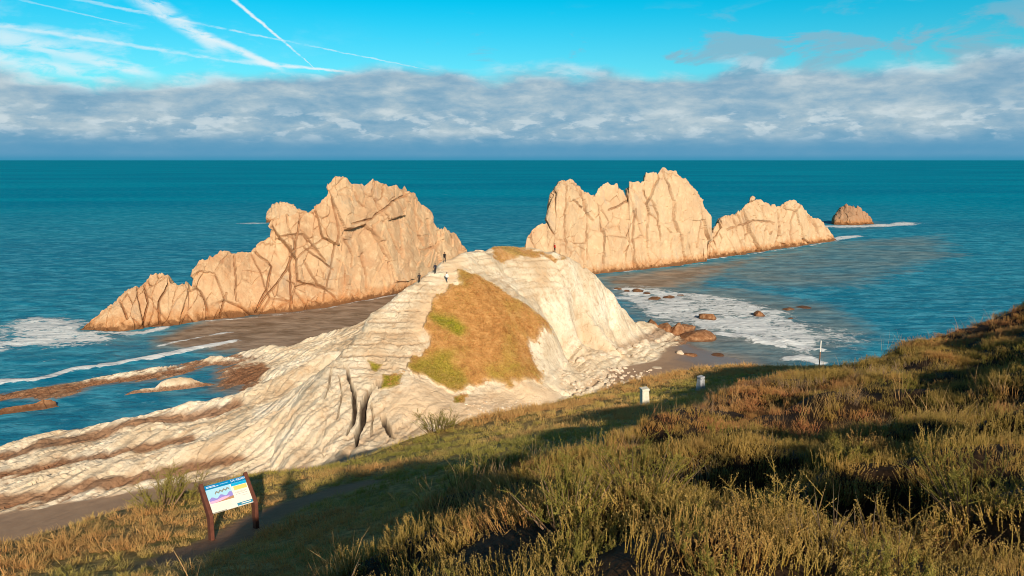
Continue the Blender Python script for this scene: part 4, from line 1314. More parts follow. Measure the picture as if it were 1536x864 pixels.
def stones():
    pl = poly((838, 562), (885, 554), (950, 551), (984, 556), (950, 578), (905, 592), (868, 600), (842, 588))
    xs, ys = [p[0] for p in pl], [p[1] for p in pl]
    R = np.random.RandomState(5)
    n = 0
    while n < 170:
        x, y = R.uniform(min(xs), max(xs)), R.uniform(min(ys), max(ys))
        if not inpoly(np.array([x]), np.array([y]), pl)[0]:
            continue
        s = 0.16 + 0.42 * R.rand() ** 2.2
        o = link('stone', STONES[n % 6], loc=(x, y, float(head_h(x, y)) + s * 0.15), rot=(R.uniform(-.4, .4), R.uniform(-.4, .4), R.uniform(0, 6.28)), scale=(s * 1.3, s, s * 0.8))
        tag(o, 'small white stone in the boulder scree below the white cliff', 'stone', 'white stones of the scree')
        n += 1
    pl = poly((690, 608), (740, 603), (800, 594), (825, 598), (790, 612), (720, 624), (690, 622))
    xs, ys = [p[0] for p in pl], [p[1] for p in pl]
    n = 0
    while n < 45:
        x, y = R.uniform(min(xs), max(xs)), R.uniform(min(ys), max(ys))
        if not inpoly(np.array([x]), np.array([y]), pl)[0]:
            continue
        s = 0.10 + 0.25 * R.rand() ** 2
        o = link('stone', STONES[n % 6], loc=(x, y, float(head_h(x, y)) + s * 0.15), rot=(0, 0, R.uniform(0, 6.28)), scale=(s * 1.3, s, s * 0.7))
        tag(o, 'small pale stone strewn over the gully floor under the turf knoll', 'stone', 'pale stones of the gully')
        n += 1


stones()


#@@PLANTS
# ------------------------------------------------------------------ plants
def leaf_mat(name, stops, tip, tipw=0.5, transl=0.25):
    m, g, b = material(name)
    at = g.new('ShaderNodeAttribute', attribute_name='tint', attribute_type='INSTANCER')
    oi = g.new('ShaderNodeObjectInfo')
    f = g.m('ADD', at.outputs['Fac'], g.m('MULTIPLY', g.m('SUBTRACT', oi.outputs['Random'], 0.5), 0.35), clamp=True)
    c = g.ramp(f, stops)
    c = g.mix(g.m('MULTIPLY', g.attr('tip'), tipw), c, tip)
    c = g.mix(g.m('MULTIPLY', g.attr('rnd'), 0.35), c, g.mix(1.0, c, (0.55, 0.5, 0.5), 'MULTIPLY'))
    g.L.new(c, b.inputs['Base Color'])
    b.inputs['Roughness'].default_value = 0.7
    b.inputs['Specular IOR Level'].default_value = 0.12
    tr = g.new('ShaderNodeBsdfTranslucent')
    g.L.new(c, tr.inputs[0])
    mx = g.new('ShaderNodeMixShader')
    mx.inputs[0].default_value = transl
    g.L.new(b.outputs[0], mx.inputs[1])
    g.L.new(tr.outputs[0], mx.inputs[2])
    g.L.new(mx.outputs[0], g.N['Material Output'].inputs[0])
    return m


M_HEATHER = leaf_mat('heather', [(0.0, lin(124, 112, 34)), (0.30, lin(154, 126, 46)), (0.55, lin(176, 118, 62)), (1.0, lin(192, 112, 78))], lin(232, 192, 118), 0.62, 0.12)
M_GORSE = leaf_mat('gorse', [(0.0, lin(92, 96, 32)), (0.5, lin(136, 122, 46)), (1.0, lin(168, 122, 70))], lin(204, 182, 96), 0.55, 0.12)
M_DRY = leaf_mat('dry_grass', [(0.0, lin(170, 136, 72)), (0.5, lin(198, 156, 96)), (1.0, lin(180, 116, 72))], lin(226, 190, 134), 0.5)
M_GRASS = leaf_mat('cliff_grass', [(0.0, lin(136, 138, 36)), (0.4, lin(192, 168, 70)), (0.7, lin(224, 184, 108)), (1.0, lin(212, 150, 88))], lin(238, 208, 138), 0.55)
M_TWIG = leaf_mat('bare_twig', [(0.0, lin(120, 96, 74)), (1.0, lin(150, 118, 92))], lin(200, 176, 140), 0.6, 0.0)


class Leaves:
    def __init__(s):
        s.V, s.F, s.tip, s.rnd = [], [], [], []

    def add(s, pts, tips, faces, rnd):
        o = len(s.V)
        s.V += [tuple(p) for p in pts]
        s.tip += tips
        s.rnd += [rnd] * len(pts)
        s.F += [tuple(o + i for i in f) for f in faces]

    def stem(s, a, b, r, t0, t1, rnd):
        a, b = Vector(a), Vector(b)
        d = (b - a).normalized()
        u = d.orthogonal().normalized()
        w = d.cross(u)
        ring = [a + (u * math.cos(k * 2.094) + w * math.sin(k * 2.094)) * r for k in range(3)]
        s.add(ring + [b], [t0] * 3 + [t1], [(0, 1, 3), (1, 2, 3), (2, 0, 3)], rnd)

    def leaf(s, p, d, up, ln, w, t, rnd):
        side = d.cross(up)
        side = side.normalized() if side.length > 1e-5 else Vector((1, 0, 0))
        s.add([p - side * w * 0.5, p + side * w * 0.5, p + d * ln], [t, t, min(t + 0.25, 1)], [(0, 1, 2)], rnd)

    def spike(s, R, a, d, ln, n, leaf, w, r=0.004, t0=0.0, lift=0.8):
        """a leafy sprig"""
        d = d.normalized()
        b = a + d * ln
        rnd = R.random()
        s.stem(a, b, r, t0, 1.0, rnd)
        u = d.orthogonal().normalized()
        v = d.cross(u)
        for k in range(n):
            t = 0.12 + 0.88 * (k + R.random()) / n
            an = k * 2.4 + R.random()
            o = (u * math.cos(an) + v * math.sin(an))
            ld = (o + d * lift).normalized()
            s.leaf(a + d * ln * t, ld, d, leaf * (1.15 - 0.5 * t) * R.uniform(0.7, 1.2), w, t0 + (1 - t0) * t * 0.8, rnd)

    def blade(s, R, a, d, ln, w, droop):
        d = d.normalized()
        side = d.cross(Vector((R.uniform(-1, 1), R.uniform(-1, 1), 0.2))).normalized()
        out = Vector((d.x, d.y, 0))
        out = out.normalized() if out.length > 1e-4 else Vector((1, 0, 0))
        rnd = R.random()
        p1 = a + d * ln * 0.45
        p2 = p1 + (d + out * droop * 0.5).normalized() * ln * 0.3
        p3 = p2 + (d + out * droop - Vector((0, 0, droop * 0.35))).normalized() * ln * 0.25
        s.add([a - side * w / 2, a + side * w / 2, p1 - side * w * 0.45, p1 + side * w * 0.45, p2 - side * w * 0.3, p2 + side * w * 0.3, p3],
              [0, 0, 0.4, 0.4, 0.7, 0.7, 1.0], [(0, 1, 3, 2), (2, 3, 5, 4), (4, 5, 6)], rnd)

    def mesh(s, name, mat):
        me = raw_mesh(name, s.V, s.F, mat)
        for k, A in (('tip', s.tip), ('rnd', s.rnd)):
            at = me.attributes.new(k, 'FLOAT', 'POINT')
            at.data.foreach_set('value', np.array(A, np.float32))
        return me


def disc(R, rad):
    a, r = R.uniform(0, 6.283), rad * math.sqrt(R.random())
    return Vector((r * math.cos(a), r * math.sin(a), 0))


def heather_proto(seed, n=58, rad=0.17, h0=0.07, h1=0.15, leaves=15, leaf=0.011):
    R = random.Random(seed)
    L = Leaves()
    for _ in range(n):
        p = disc(R, rad)
        d = Vector((p.x * 1.1 + R.uniform(-.18, .18), p.y * 1.1 + R.uniform(-.18, .18), 1.0))
        ln = R.uniform(h0, h1) * (1.1 - 0.9 * p.length)
        L.spike(R, p - Vector((0, 0, 0.04)), d, ln + 0.04, leaves, leaf, 0.0062, 0.0026)
        if R.random() < 0.5:
            q = p + d.normalized() * ln * 0.5
            L.spike(R, q, d + Vector((R.uniform(-.6, .6), R.uniform(-.6, .6), 0)), ln * 0.5, leaves // 2, leaf, 0.0065, 0.0025, t0=0.4)
    return L.mesh('heather_clump', M_HEATHER)


def gorse_proto(seed, n=16, rad=0.15, h=0.24, mat=None):
    R = random.Random(seed)
    L = Leaves()
    for _ in range(n):
        p = disc(R, rad)
        d = Vector((p.x * 2.0 + R.uniform(-.3, .3), p.y * 2.0 + R.uniform(-.3, .3), 1.0)).normalized()
        ln = h * R.uniform(0.6, 1.1)
        L.spike(R, p, d, ln, 26, 0.022, 0.006, 0.0035, lift=0.45)
        for k in range(4):
            q = p + d * ln * R.uniform(0.35, 0.85)
            o = Vector((R.uniform(-1, 1), R.uniform(-1, 1), R.uniform(0.1, 0.8))).normalized()
            L.spike(R, q, d * 0.6 + o, ln * R.uniform(0.2, 0.38), 11, 0.019, 0.0055, 0.003, t0=0.35, lift=0.45)
    return L.mesh('gorse_clump', mat or M_GORSE)


def grass_proto(seed, n=34, rad=0.14, h0=0.09, h1=0.24, w=0.008, lean=0.5, droop=0.9, mat=None):
    R = random.Random(seed)
    L = Leaves()
    for _ in range(n):
        p = disc(R, rad)
        d = Vector((p.x * 2.0 + R.uniform(-lean, lean), p.y * 2.0 + R.uniform(-lean, lean), 1.0))
        L.blade(R, p - Vector((0, 0, 0.02)), d, R.uniform(h0, h1), w * R.uniform(0.7, 1.3), droop * R.uniform(0.2, 1.2))
    return L.mesh('grass_tuft', mat or M_GRASS)


def scatter(name, label, cat, protos, P, rot, scl, tint, idx):
    c = bpy.data.collections.new(name + '_forms')
    for i, me in enumerate(protos):
        c.objects.link(bpy.data.objects.new('%s_form_%02d' % (name, i), me))
    me = bpy.data.meshes.new(name)
    me.vertices.add(len(P))
    me.vertices.foreach_set('co', np.asarray(P, np.float32).ravel())
    for k, typ, A in (('rot', 'FLOAT_VECTOR', rot), ('scl', 'FLOAT_VECTOR', scl), ('tint', 'FLOAT', tint), ('form', 'INT', idx)):
        at = me.attributes.new(k, typ, 'POINT')
        at.data.foreach_set('vector' if typ == 'FLOAT_VECTOR' else 'value', np.asarray(A, np.int32 if typ == 'INT' else np.float32).ravel())
    o = link(name, me)
    ng = bpy.data.node_groups.new(name + '_scatter', 'GeometryNodeTree')
    ng.interface.new_socket('Geometry', in_out='INPUT', socket_type='NodeSocketGeometry')
    ng.interface.new_socket('Geometry', in_out='OUTPUT', socket_type='NodeSocketGeometry')
    N, L = ng.nodes, ng.links
    gi, go = N.new('NodeGroupInput'), N.new('NodeGroupOutput')
    ci = N.new('GeometryNodeCollectionInfo')
    ci.inputs['Collection'].default_value = c
    ci.inputs['Separate Children'].default_value = True
    ci.inputs['Reset Children'].default_value = True
    ip = N.new('GeometryNodeInstanceOnPoints')
    ip.inputs['Pick Instance'].default_value = True

    def named(k, typ):
        n = N.new('GeometryNodeInputNamedAttribute')
        n.data_type = typ
        n.inputs['Name'].default_value = k
        return n.outputs['Attribute']
    L.new(gi.outputs[0], ip.inputs['Points'])
    L.new(ci.outputs[0], ip.inputs['Instance'])
    L.new(named('form', 'INT'), ip.inputs['Instance Index'])
    L.new(named('rot', 'FLOAT_VECTOR'), ip.inputs['Rotation'])
    L.new(named('scl', 'FLOAT_VECTOR'), ip.inputs['Scale'])
    L.new(ip.outputs[0], go.inputs[0])
    md = o.modifiers.new('scatter', 'NODES')
    md.node_group = ng
    tag(o, label, cat, kind='stuff')
    return o


def spread(n, box, dens, seed):
    """random points in a box of the hillside kept with probability dens(x, y, parts)"""
    R = np.random.RandomState(seed)
    X = R.uniform(box[0], box[1], n)
    Y = R.uniform(box[2], box[3], n)
    view = (np.abs(X) < np.maximum(Y, 0) * 0.95 + 3.0) & (np.hypot(X, Y) > 2.0) & (Y > -1.0)
    X, Y = X[view], Y[view]
    z, h, b, e = hill_parts(X, Y)
    keep = R.rand(len(X)) < dens(X, Y, h, b, e, np.hypot(X, Y))
    X, Y, z, h, b, e = [A[keep] for A in (X, Y, z, h, b, e)]
    return R, X, Y, z, h, b, e


def near_path(X, Y):
    pd, _ = pldist(X, Y, PATH_L)
    return sstep(0.45, 0.75, pd)


def plants():
    # ---- heather
    sp = lambda X, Y: fbm(X * 0.33, Y * 0.33, oct=3, seed=201)
    kind = lambda X, Y: fbm(X * 0.22 + 9, Y * 0.22, oct=3, seed=202)

    def d_heath(X, Y, h, b, e, r):
        return (h > 0.35) * (b < 1.8) * np.clip(26.0 / (6 + r) / 2.2, 0.25, 1.0) * (0.25 + 0.75 * sstep(0.45, 0.15, sp(X, Y))) * (0.50 + 0.50 * sstep(-0.42, -0.12, fbm(X * 0.95 + 17, Y * 0.95, oct=3, seed=210)))
    R, X, Y, z, h, b, e = spread(120000, (-8, 44, -1, 44), d_heath, 1)
    n = len(X)
    r = np.hypot(X, Y)
    s = (0.70 + 0.5 * R.rand(n)) * (0.85 + 0.55 * fbm(X * 0.9, Y * 0.9, seed=203)) * (0.9 + 0.028 * r)
    tint = np.clip(0.27 + 1.1 * kind(X, Y) + 1.3 * fbm(X * 1.1 + 5, Y * 1.1, oct=3, seed=208) + 0.3 * (R.rand(n) - 0.5), 0, 1)
    rot = np.stack([R.normal(0, 0.16, n), R.normal(0, 0.16, n), R.uniform(0, 6.28, n)], -1)
    scatter('heather', 'low olive and russet heather covering the sunlit hillside', 'heather', [heather_proto(300 + i) for i in range(7)],
            np.stack([X, Y, z - 0.02], -1), rot, np.stack([s, s, s * (0.60 + 0.30 * R.rand(n))], -1), tint, R.randint(0, 7, n))

    # ---- dwarf gorse among the heather
    def d_gorse(X, Y, h, b, e, r):
        return (h > 0.35) * (b < 1.6) * np.clip(14.0 / (6 + r) / 2.4, 0.10, 1.0) * (0.10 + 0.9 * sstep(0.10, 0.32, fbm(X * 0.4 + 31, Y * 0.4, oct=3, seed=204)))
    R, X, Y, z, h, b, e = spread(26000, (-8, 44, -1, 44), d_gorse, 2)
    n = len(X)
    s = (0.42 + 0.38 * R.rand(n)) * (1 + 0.015 * np.hypot(X, Y))
    rot = np.stack([R.normal(0, 0.15, n), R.normal(0, 0.15, n), R.uniform(0, 6.28, n)], -1)
    scatter('dwarf_gorse', 'spiny green dwarf gorse mixed through the heather', 'gorse', [gorse_proto(320 + i) for i in range(5)],
            np.stack([X, Y, z - 0.02], -1), rot, np.stack([s, s, s], -1), np.clip(0.4 * R.rand(n) + 0.6 * (kind(X, Y) + 0.3), 0, 1), R.randint(0, 5, n))

    # ---- tall dry grass in drifts through the heath and along its brow
    def d_dry(X, Y, h, b, e, r):
        drift = sstep(0.12, 0.38, sp(X, Y)) + 0.45 * sstep(-2.2, -0.3, b) * sstep(16, 26, r) + 0.035 + 0.25 * sstep(-1.2, 0.3, b) * (b < 2.2)
        return (h > 0.2) * (b < 2.6) * np.clip(15.0 / (5 + r) / 2.2, 0.12, 1.0) * drift
    R, X, Y, z, h, b, e = spread(26000, (-8, 44, -1, 45), d_dry, 3)
    n = len(X)
    s = (0.6 + 0.6 * R.rand(n)) * (1 + 0.012 * np.hypot(X, Y))
    rot = np.stack([R.normal(0.0, 0.2, n), R.normal(-0.12, 0.2, n), R.uniform(0, 6.28, n)], -1)
    scatter('dry_grass', 'straw coloured tall dry grass in drifts over the heath', 'grass',
            [grass_proto(340 + i, 26, 0.10, 0.16, 0.40, 0.0042, 0.5, 0.6, M_DRY) for i in range(5)] + [grass_proto(350 + i, 10, 0.06, 0.35, 0.62, 0.0045, 0.35, 0.35, M_DRY) for i in range(2)],
            np.stack([X, Y, z - 0.02], -1), rot, np.stack([s, s, s], -1), R.rand(n), R.randint(0, 7, n))

    # ---- bare heather stems, dead wood colour
    def d_bare(X, Y, h, b, e, r):
        return (h > 0.3) * (b < 1.6) * np.clip(14.0 / (6 + r) / 2.4, 0.0, 1.0) * (0.06 + 0.9 * sstep(0.25, 0.45, fbm(X * 0.45 + 71, Y * 0.45 + 8, oct=2, seed=205)))
    R, X, Y, z, h, b, e = spread(12000, (-8, 30, -1, 30), d_bare, 4)
    n = len(X)
    s = 0.7 + 0.6 * R.rand(n)
    rot = np.stack([R.normal(0, 0.2, n), R.normal(0, 0.2, n), R.uniform(0, 6.28, n)], -1)

    def bare(seed):
        Q = random.Random(seed)
        L = Leaves()
        for _ in range(40):
            p = disc(Q, 0.22)
            d = Vector((p.x + Q.uniform(-.35, .35), p.y + Q.uniform(-.35, .35), 1))
            L.spike(Q, p, d, Q.uniform(0.10, 0.24), 4, 0.02, 0.004, 0.0028)
        return L.mesh('bare_heather', M_TWIG)
    scatter('bare_heather', 'leafless grey-brown heather stems standing in patches', 'heather', [bare(360 + i) for i in range(3)],
            np.stack([X, Y, z], -1), rot, np.stack([s, s, s], -1), R.rand(n), R.randint(0, 3, n))

    # ---- terrace turf
    def d_turf(X, Y, h, b, e, r):
        return (h < 0.75) * (e < 2.6) * np.clip(40.0 / (8 + r) / 2.0, 0.3, 1.0) * near_path(X, Y)
    R, X, Y, z, h, b, e = spread(80000, (-34, 34, -1, 54), d_turf, 5)
    n = len(X)
    r = np.hypot(X, Y)
    g = fbm(X * 0.30 + 3, Y * 0.30, oct=4, seed=206)
    tint = np.clip(0.62 - 1.5 * g + 0.35 * (R.rand(n) - 0.5) + 0.15 * sstep(-1.5, 1.0, e), 0, 1)
    s = (0.5 + 0.5 * R.rand(n)) * (0.70 + 0.016 * r) * (1.0 + 0.5 * sstep(-0.1, -0.5, g))
    rot = np.stack([R.normal(0, 0.2, n), R.normal(0, 0.2, n), R.uniform(0, 6.28, n)], -1)
    scatter('terrace_grass', 'mixed green and straw grass on the cliff-top terrace', 'grass', [grass_proto(380 + i) for i in range(6)],
            np.stack([X, Y, z - 0.02], -1), rot, np.stack([s, s, s], -1), tint, R.randint(0, 6, n))

    # ---- turf of the knoll
    R = np.random.RandomState(12)
    pl = poly((690, 400), (705, 416), (740, 436), (782, 460), (816, 490), (804, 520), (797, 545), (814, 570), (740, 576), (690, 582), (655, 572), (618, 560), (640, 520), (634, 492), (652, 462), (684, 426))
    X = R.uniform(min(p[0] for p in pl) - 3, max(p[0] for p in pl) + 12, 30000)
    Y = R.uniform(min(p[1] for p in pl) - 3, max(p[1] for p in pl) + 18, 30000)
    gm = GRASS[np.clip(((Y - HY0) / HD).astype(int), 0, len(hy) - 1), np.clip(((X - HX0) / HD).astype(int), 0, len(hx) - 1)]
    clump = fbm(X * 0.8, Y * 0.8, oct=3, seed=209)
    k = (gm + 0.25 * (R.rand(len(X)) - 0.5) > 0.45) & (R.rand(len(X)) < 0.55 + 0.8 * clump)
    X, Y = X[k], Y[k]
    n = len(X)
    z = head_h(X, Y)
    g = fbm(X * 0.2, Y * 0.2, oct=4, seed=207)
    s = (0.5 + 0.6 * R.rand(n)) * (1.0 + 0.6 * g) * (1.0 + 0.6 * np.maximum(clump[k], 0)) * 0.75
    rot = np.stack([R.normal(0, 0.2, n), R.normal(0, 0.2, n), R.uniform(0, 6.28, n)], -1)
    gr = np.maximum(polymask(X, Y, poly((645, 476), (680, 480), (700, 495), (690, 505), (665, 492)), 1.0, 1.0),
                    0.7 * polymask(X, Y, poly((612, 552), (650, 535), (690, 522), (700, 528), (670, 545), (700, 580), (650, 576)), 1.2, 1.6))
    tint = np.clip(0.85 - 0.8 * gr + 0.3 * (R.rand(n) - 0.5) + 0.4 * g, 0, 1)
    scatter('knoll_grass', 'short orange-brown turf on the slope of the knoll', 'grass', [grass_proto(390 + i, 18, 0.26, 0.16, 0.40, 0.032, 0.6, 0.8) for i in range(4)],
            np.stack([X, Y, z], -1), rot, np.stack([s * 1.2, s * 1.2, s], -1), tint, R.randint(0, 4, n))


plants()


# ------------------------------------------------------------------ single bushes
def bush_mesh(name, seed, n, rad, h, mat, leafn=34, leaf=0.028):
    R = random.Random(seed)
    L = Leaves()
    W = Leaves()
    for _ in range(n):
        p = disc(R, rad * 0.45)
        d = Vector((p.x / rad * 1.9 + R.uniform(-.35, .35), p.y / rad * 1.9 + R.uniform(-.35, .35), 1.0)).normalized()
        ln = h * R.uniform(0.65, 1.15)
        W.stem(p - Vector((0, 0, 0.08)), p + d * ln, 0.012, 0.0, 0.3, R.random())
        L.spike(R, p + d * ln * 0.25, d, ln * 0.75, leafn, leaf, 0.007, 0.005, lift=0.5)
        for k in range(6):
            q = p + d * ln * R.uniform(0.3, 0.92)
            o = Vector((R.uniform(-1, 1), R.uniform(-1, 1), R.uniform(-0.1, 0.8))).normalized()
            L.spike(R, q, d * 0.5 + o, ln * R.uniform(0.18, 0.36), leafn // 2, leaf * 0.9, 0.0065, 0.0035, t0=0.3, lift=0.5)
    return L.mesh(name + '_foliage', mat), W.mesh(name + '_stems', M_TWIG)


GORSE_BUSH = [bush_mesh('gorse', 500 + i, 34, 0.5, 0.55, M_GORSE) for i in range(3)]
BROWN_BUSH = [bush_mesh('russet_gorse', 510 + i, 30, 0.42, 0.48, M_HEATHER, 30, 0.024) for i in range(2)]


def bush(px, py, Y, forms, scale, label, group=None, i=0, flat=1.0):
    p = atY(px, py, Y)
    z = float(hill_h(p[0], p[1])[0])
    o = bpy.data.objects.new('gorse_bush', None)
    col.objects.link(o)
    o.location = (p[0], p[1], z)
    o.rotation_euler = (0, 0, i * 1.7)
    o.scale = (scale, scale, scale * flat)
    link('foliage', forms[i % len(forms)][0], o)
    link('stems', forms[i % len(forms)][1], o)
    return tag(o, label, 'bush', group)


bush(655, 648, 29.2, GORSE_BUSH, 1.9, 'dark green gorse bush growing on the terrace edge above the gully', i=0, flat=0.8)
bush(672, 640, 29.6, GORSE_BUSH, 1.2, 'small gorse bush tucked against the dark one on the terrace edge', i=1)
for k, (px, py, Y, sc) in enumerate(((655, 738, 8.6, 0.75), (690, 728, 9.2, 0.85), (728, 716, 9.9, 0.9), (760, 708, 10.4, 1.0), (790, 700, 11.0, 1.0))):
    bush(px, py, Y, GORSE_BUSH, sc, 'yellow-green gorse bush in the sunlit row along the brow of the heath', 'gorse bushes along the brow', k + 1)
bush(240, 765, 17.6, GORSE_BUSH, 1.6, 'dense rounded gorse bush at the cliff edge behind the information sign', i=2, flat=1.0)
bush(278, 752, 18.6, GORSE_BUSH, 1.5, 'second gorse bush at the cliff edge, closer to the information sign', i=1, flat=0.95)
bush(1180, 842, 3.5, BROWN_BUSH, 0.9, 'russet twiggy gorse bush beside the bare forked branch', i=0)
bush(1370, 862, 3.2, BROWN_BUSH, 0.75, 'russet gorse bush beside the pale broken stick', i=1)
bush(850, 862, 3.4, GORSE_BUSH, 0.55, 'low green gorse bush among russet heather at the foot of the slope', i=2)
bush(960, 850, 3.6, GORSE_BUSH, 0.55, 'low olive gorse bush between russet heather and dry grass tufts', i=0)
bush(1460, 830, 3.6, GORSE_BUSH, 0.6, 'loose gorse bush mixed with straw grass', i=1)


def twig(name, pix, rad, label, spines=True):
    """a bare branch through pixel points (px, py, Y)"""
    R = random.Random(len(pix) * 7)
    L = Leaves()
    for br in pix:
        P = [Vector(atY(*q)) for q in br]
        for i in range(len(P) - 1):
            n = 4
            for k in range(n):
                a, b = P[i].lerp(P[i + 1], k / n), P[i].lerp(P[i + 1], (k + 1.15) / n)
                jit = Vector((R.uniform(-1, 1), R.uniform(-1, 1), R.uniform(-1, 1))) * rad * 0.8
                f = 1 - 0.6 * (i + k / n) / (len(P) - 1)
                d = (b - a).normalized()
                u = d.orthogonal().normalized()
                w = d.cross(u)
                ring0 = [a + jit * 0 + (u * math.cos(m * 1.257) + w * math.sin(m * 1.257)) * rad * f for m in range(5)]
                ring1 = [b + (u * math.cos(m * 1.257) + w * math.sin(m * 1.257)) * rad * f * 0.85 for m in range(5)]
                L.add(ring0 + ring1, [0.9] * 10, [(m, (m + 1) % 5, 5 + (m + 1) % 5, 5 + m) for m in range(5)], R.random())
                if spines:
                    for m in range(5):
                        o = Vector((R.uniform(-1, 1), R.uniform(-1, 1), R.uniform(-0.4, 1))).normalized()
                        q = a.lerp(b, R.random())
                        L.spike(R, q, o + d * 0.5, R.uniform(0.025, 0.06), 3, 0.02, 0.006, 0.004, t0=0.8)
    o = link(name, L.mesh(name, M_TWIG))
    return tag(o, label, 'branch')


twig('forked_branch', [[(1190, 872, 2.85), (1186, 850, 2.9), (1172, 828, 2.95), (1160, 812, 3.0)], [(1188, 852, 2.9), (1200, 832, 2.95), (1213, 816, 3.0)], [(1172, 868, 2.85), (1158, 852, 2.9), (1155, 838, 2.95)]],
     0.007, 'bare pale forked branch with lichen rising beside russet gorse')
twig('broken_stick', [[(1345, 866, 2.75), (1358, 852, 2.8), (1366, 845, 2.85)], [(1360, 852, 2.8), (1375, 862, 2.75)]], 0.010, 'short pale broken stick lying in the heath', False)


#@@THINGS
# ------------------------------------------------------------------ small man-made things
def plain(name, c, rough=0.7, noise=0.0, scale=20.0, c2=None):
    m, g, b = material(name)
    b.inputs['Roughness'].default_value = rough
    if noise:
        tc = g.new('ShaderNodeTexCoord')
        n = g.noise(tc.outputs['Object'], scale, 5.0, 0.6)
        g.L.new(g.mix(g.m('MULTIPLY', g.mr(n, 0.35, 0.7), noise), c, c2 or tuple(q * 0.55 for q in c)), b.inputs['Base Color'])
        g.L.new(g.bump(n, 0.3, 0.01), b.inputs['Normal'])
    else:
        b.inputs['Base Color'].default_value = (*c, 1)
    return m


M_POST = plain('brown_painted_wood', lin(112, 68, 54), 0.65, 0.6, 14.0)
M_PANEL = plain('panel_print_white', lin(236, 232, 220), 0.4)
M_PBLUE = plain('panel_blue', lin(0, 128, 188), 0.4)
M_PTEAL = plain('panel_teal', lin(60, 140, 170), 0.4)
M_PYEL = plain('panel_yellow', lin(240, 208, 120), 0.4)
M_PINK = plain('panel_ink_grey', lin(140, 140, 132), 0.5)
M_PLIL = plain('panel_lilac', lin(150, 140, 214), 0.4)
M_PPINK = plain('panel_pink', lin(226, 180, 214), 0.4)
M_PTAN = plain('panel_tan', lin(182, 140, 104), 0.4)
M_PSKY = plain('panel_sky', lin(168, 216, 236), 0.4)
M_CYAN = plain('panel_cyan', lin(20, 170, 220), 0.4)
M_BACK = plain('panel_back', lin(90, 90, 88), 0.6)


def boxm(name, mat, lo, hi, bev=0.0):
    bm = bmesh.new()
    bmesh.ops.create_cube(bm, size=1.0)
    for v in bm.verts:
        v.co = [lo[i] + (v.co[i] + 0.5) * (hi[i] - lo[i]) for i in range(3)]
    if bev:
        bmesh.ops.bevel(bm, geom=bm.edges[:], offset=bev, segments=2, affect='EDGES', profile=0.7)
    me = bpy.data.meshes.new(name)
    bm.to_mesh(me)
    bm.free()
    me.materials.append(mat)
    return me


def polym(name, mat, pts):
    return raw_mesh(name, pts, [tuple(range(len(pts)))], mat)


def text_mesh(txt, size, mat):
    cu = bpy.data.curves.new('lettering', 'FONT')
    cu.body = txt
    cu.size = size
    cu.align_x = 'CENTER'
    cu.align_y = 'CENTER'
    tmp = bpy.data.objects.new('lettering', cu)
    col.objects.link(tmp)
    dg = bpy.context.evaluated_depsgraph_get()
    me = bpy.data.meshes.new_from_object(tmp.evaluated_get(dg))
    bpy.data.objects.remove(tmp)
    me.materials.clear()
    me.materials.append(mat)
    return me


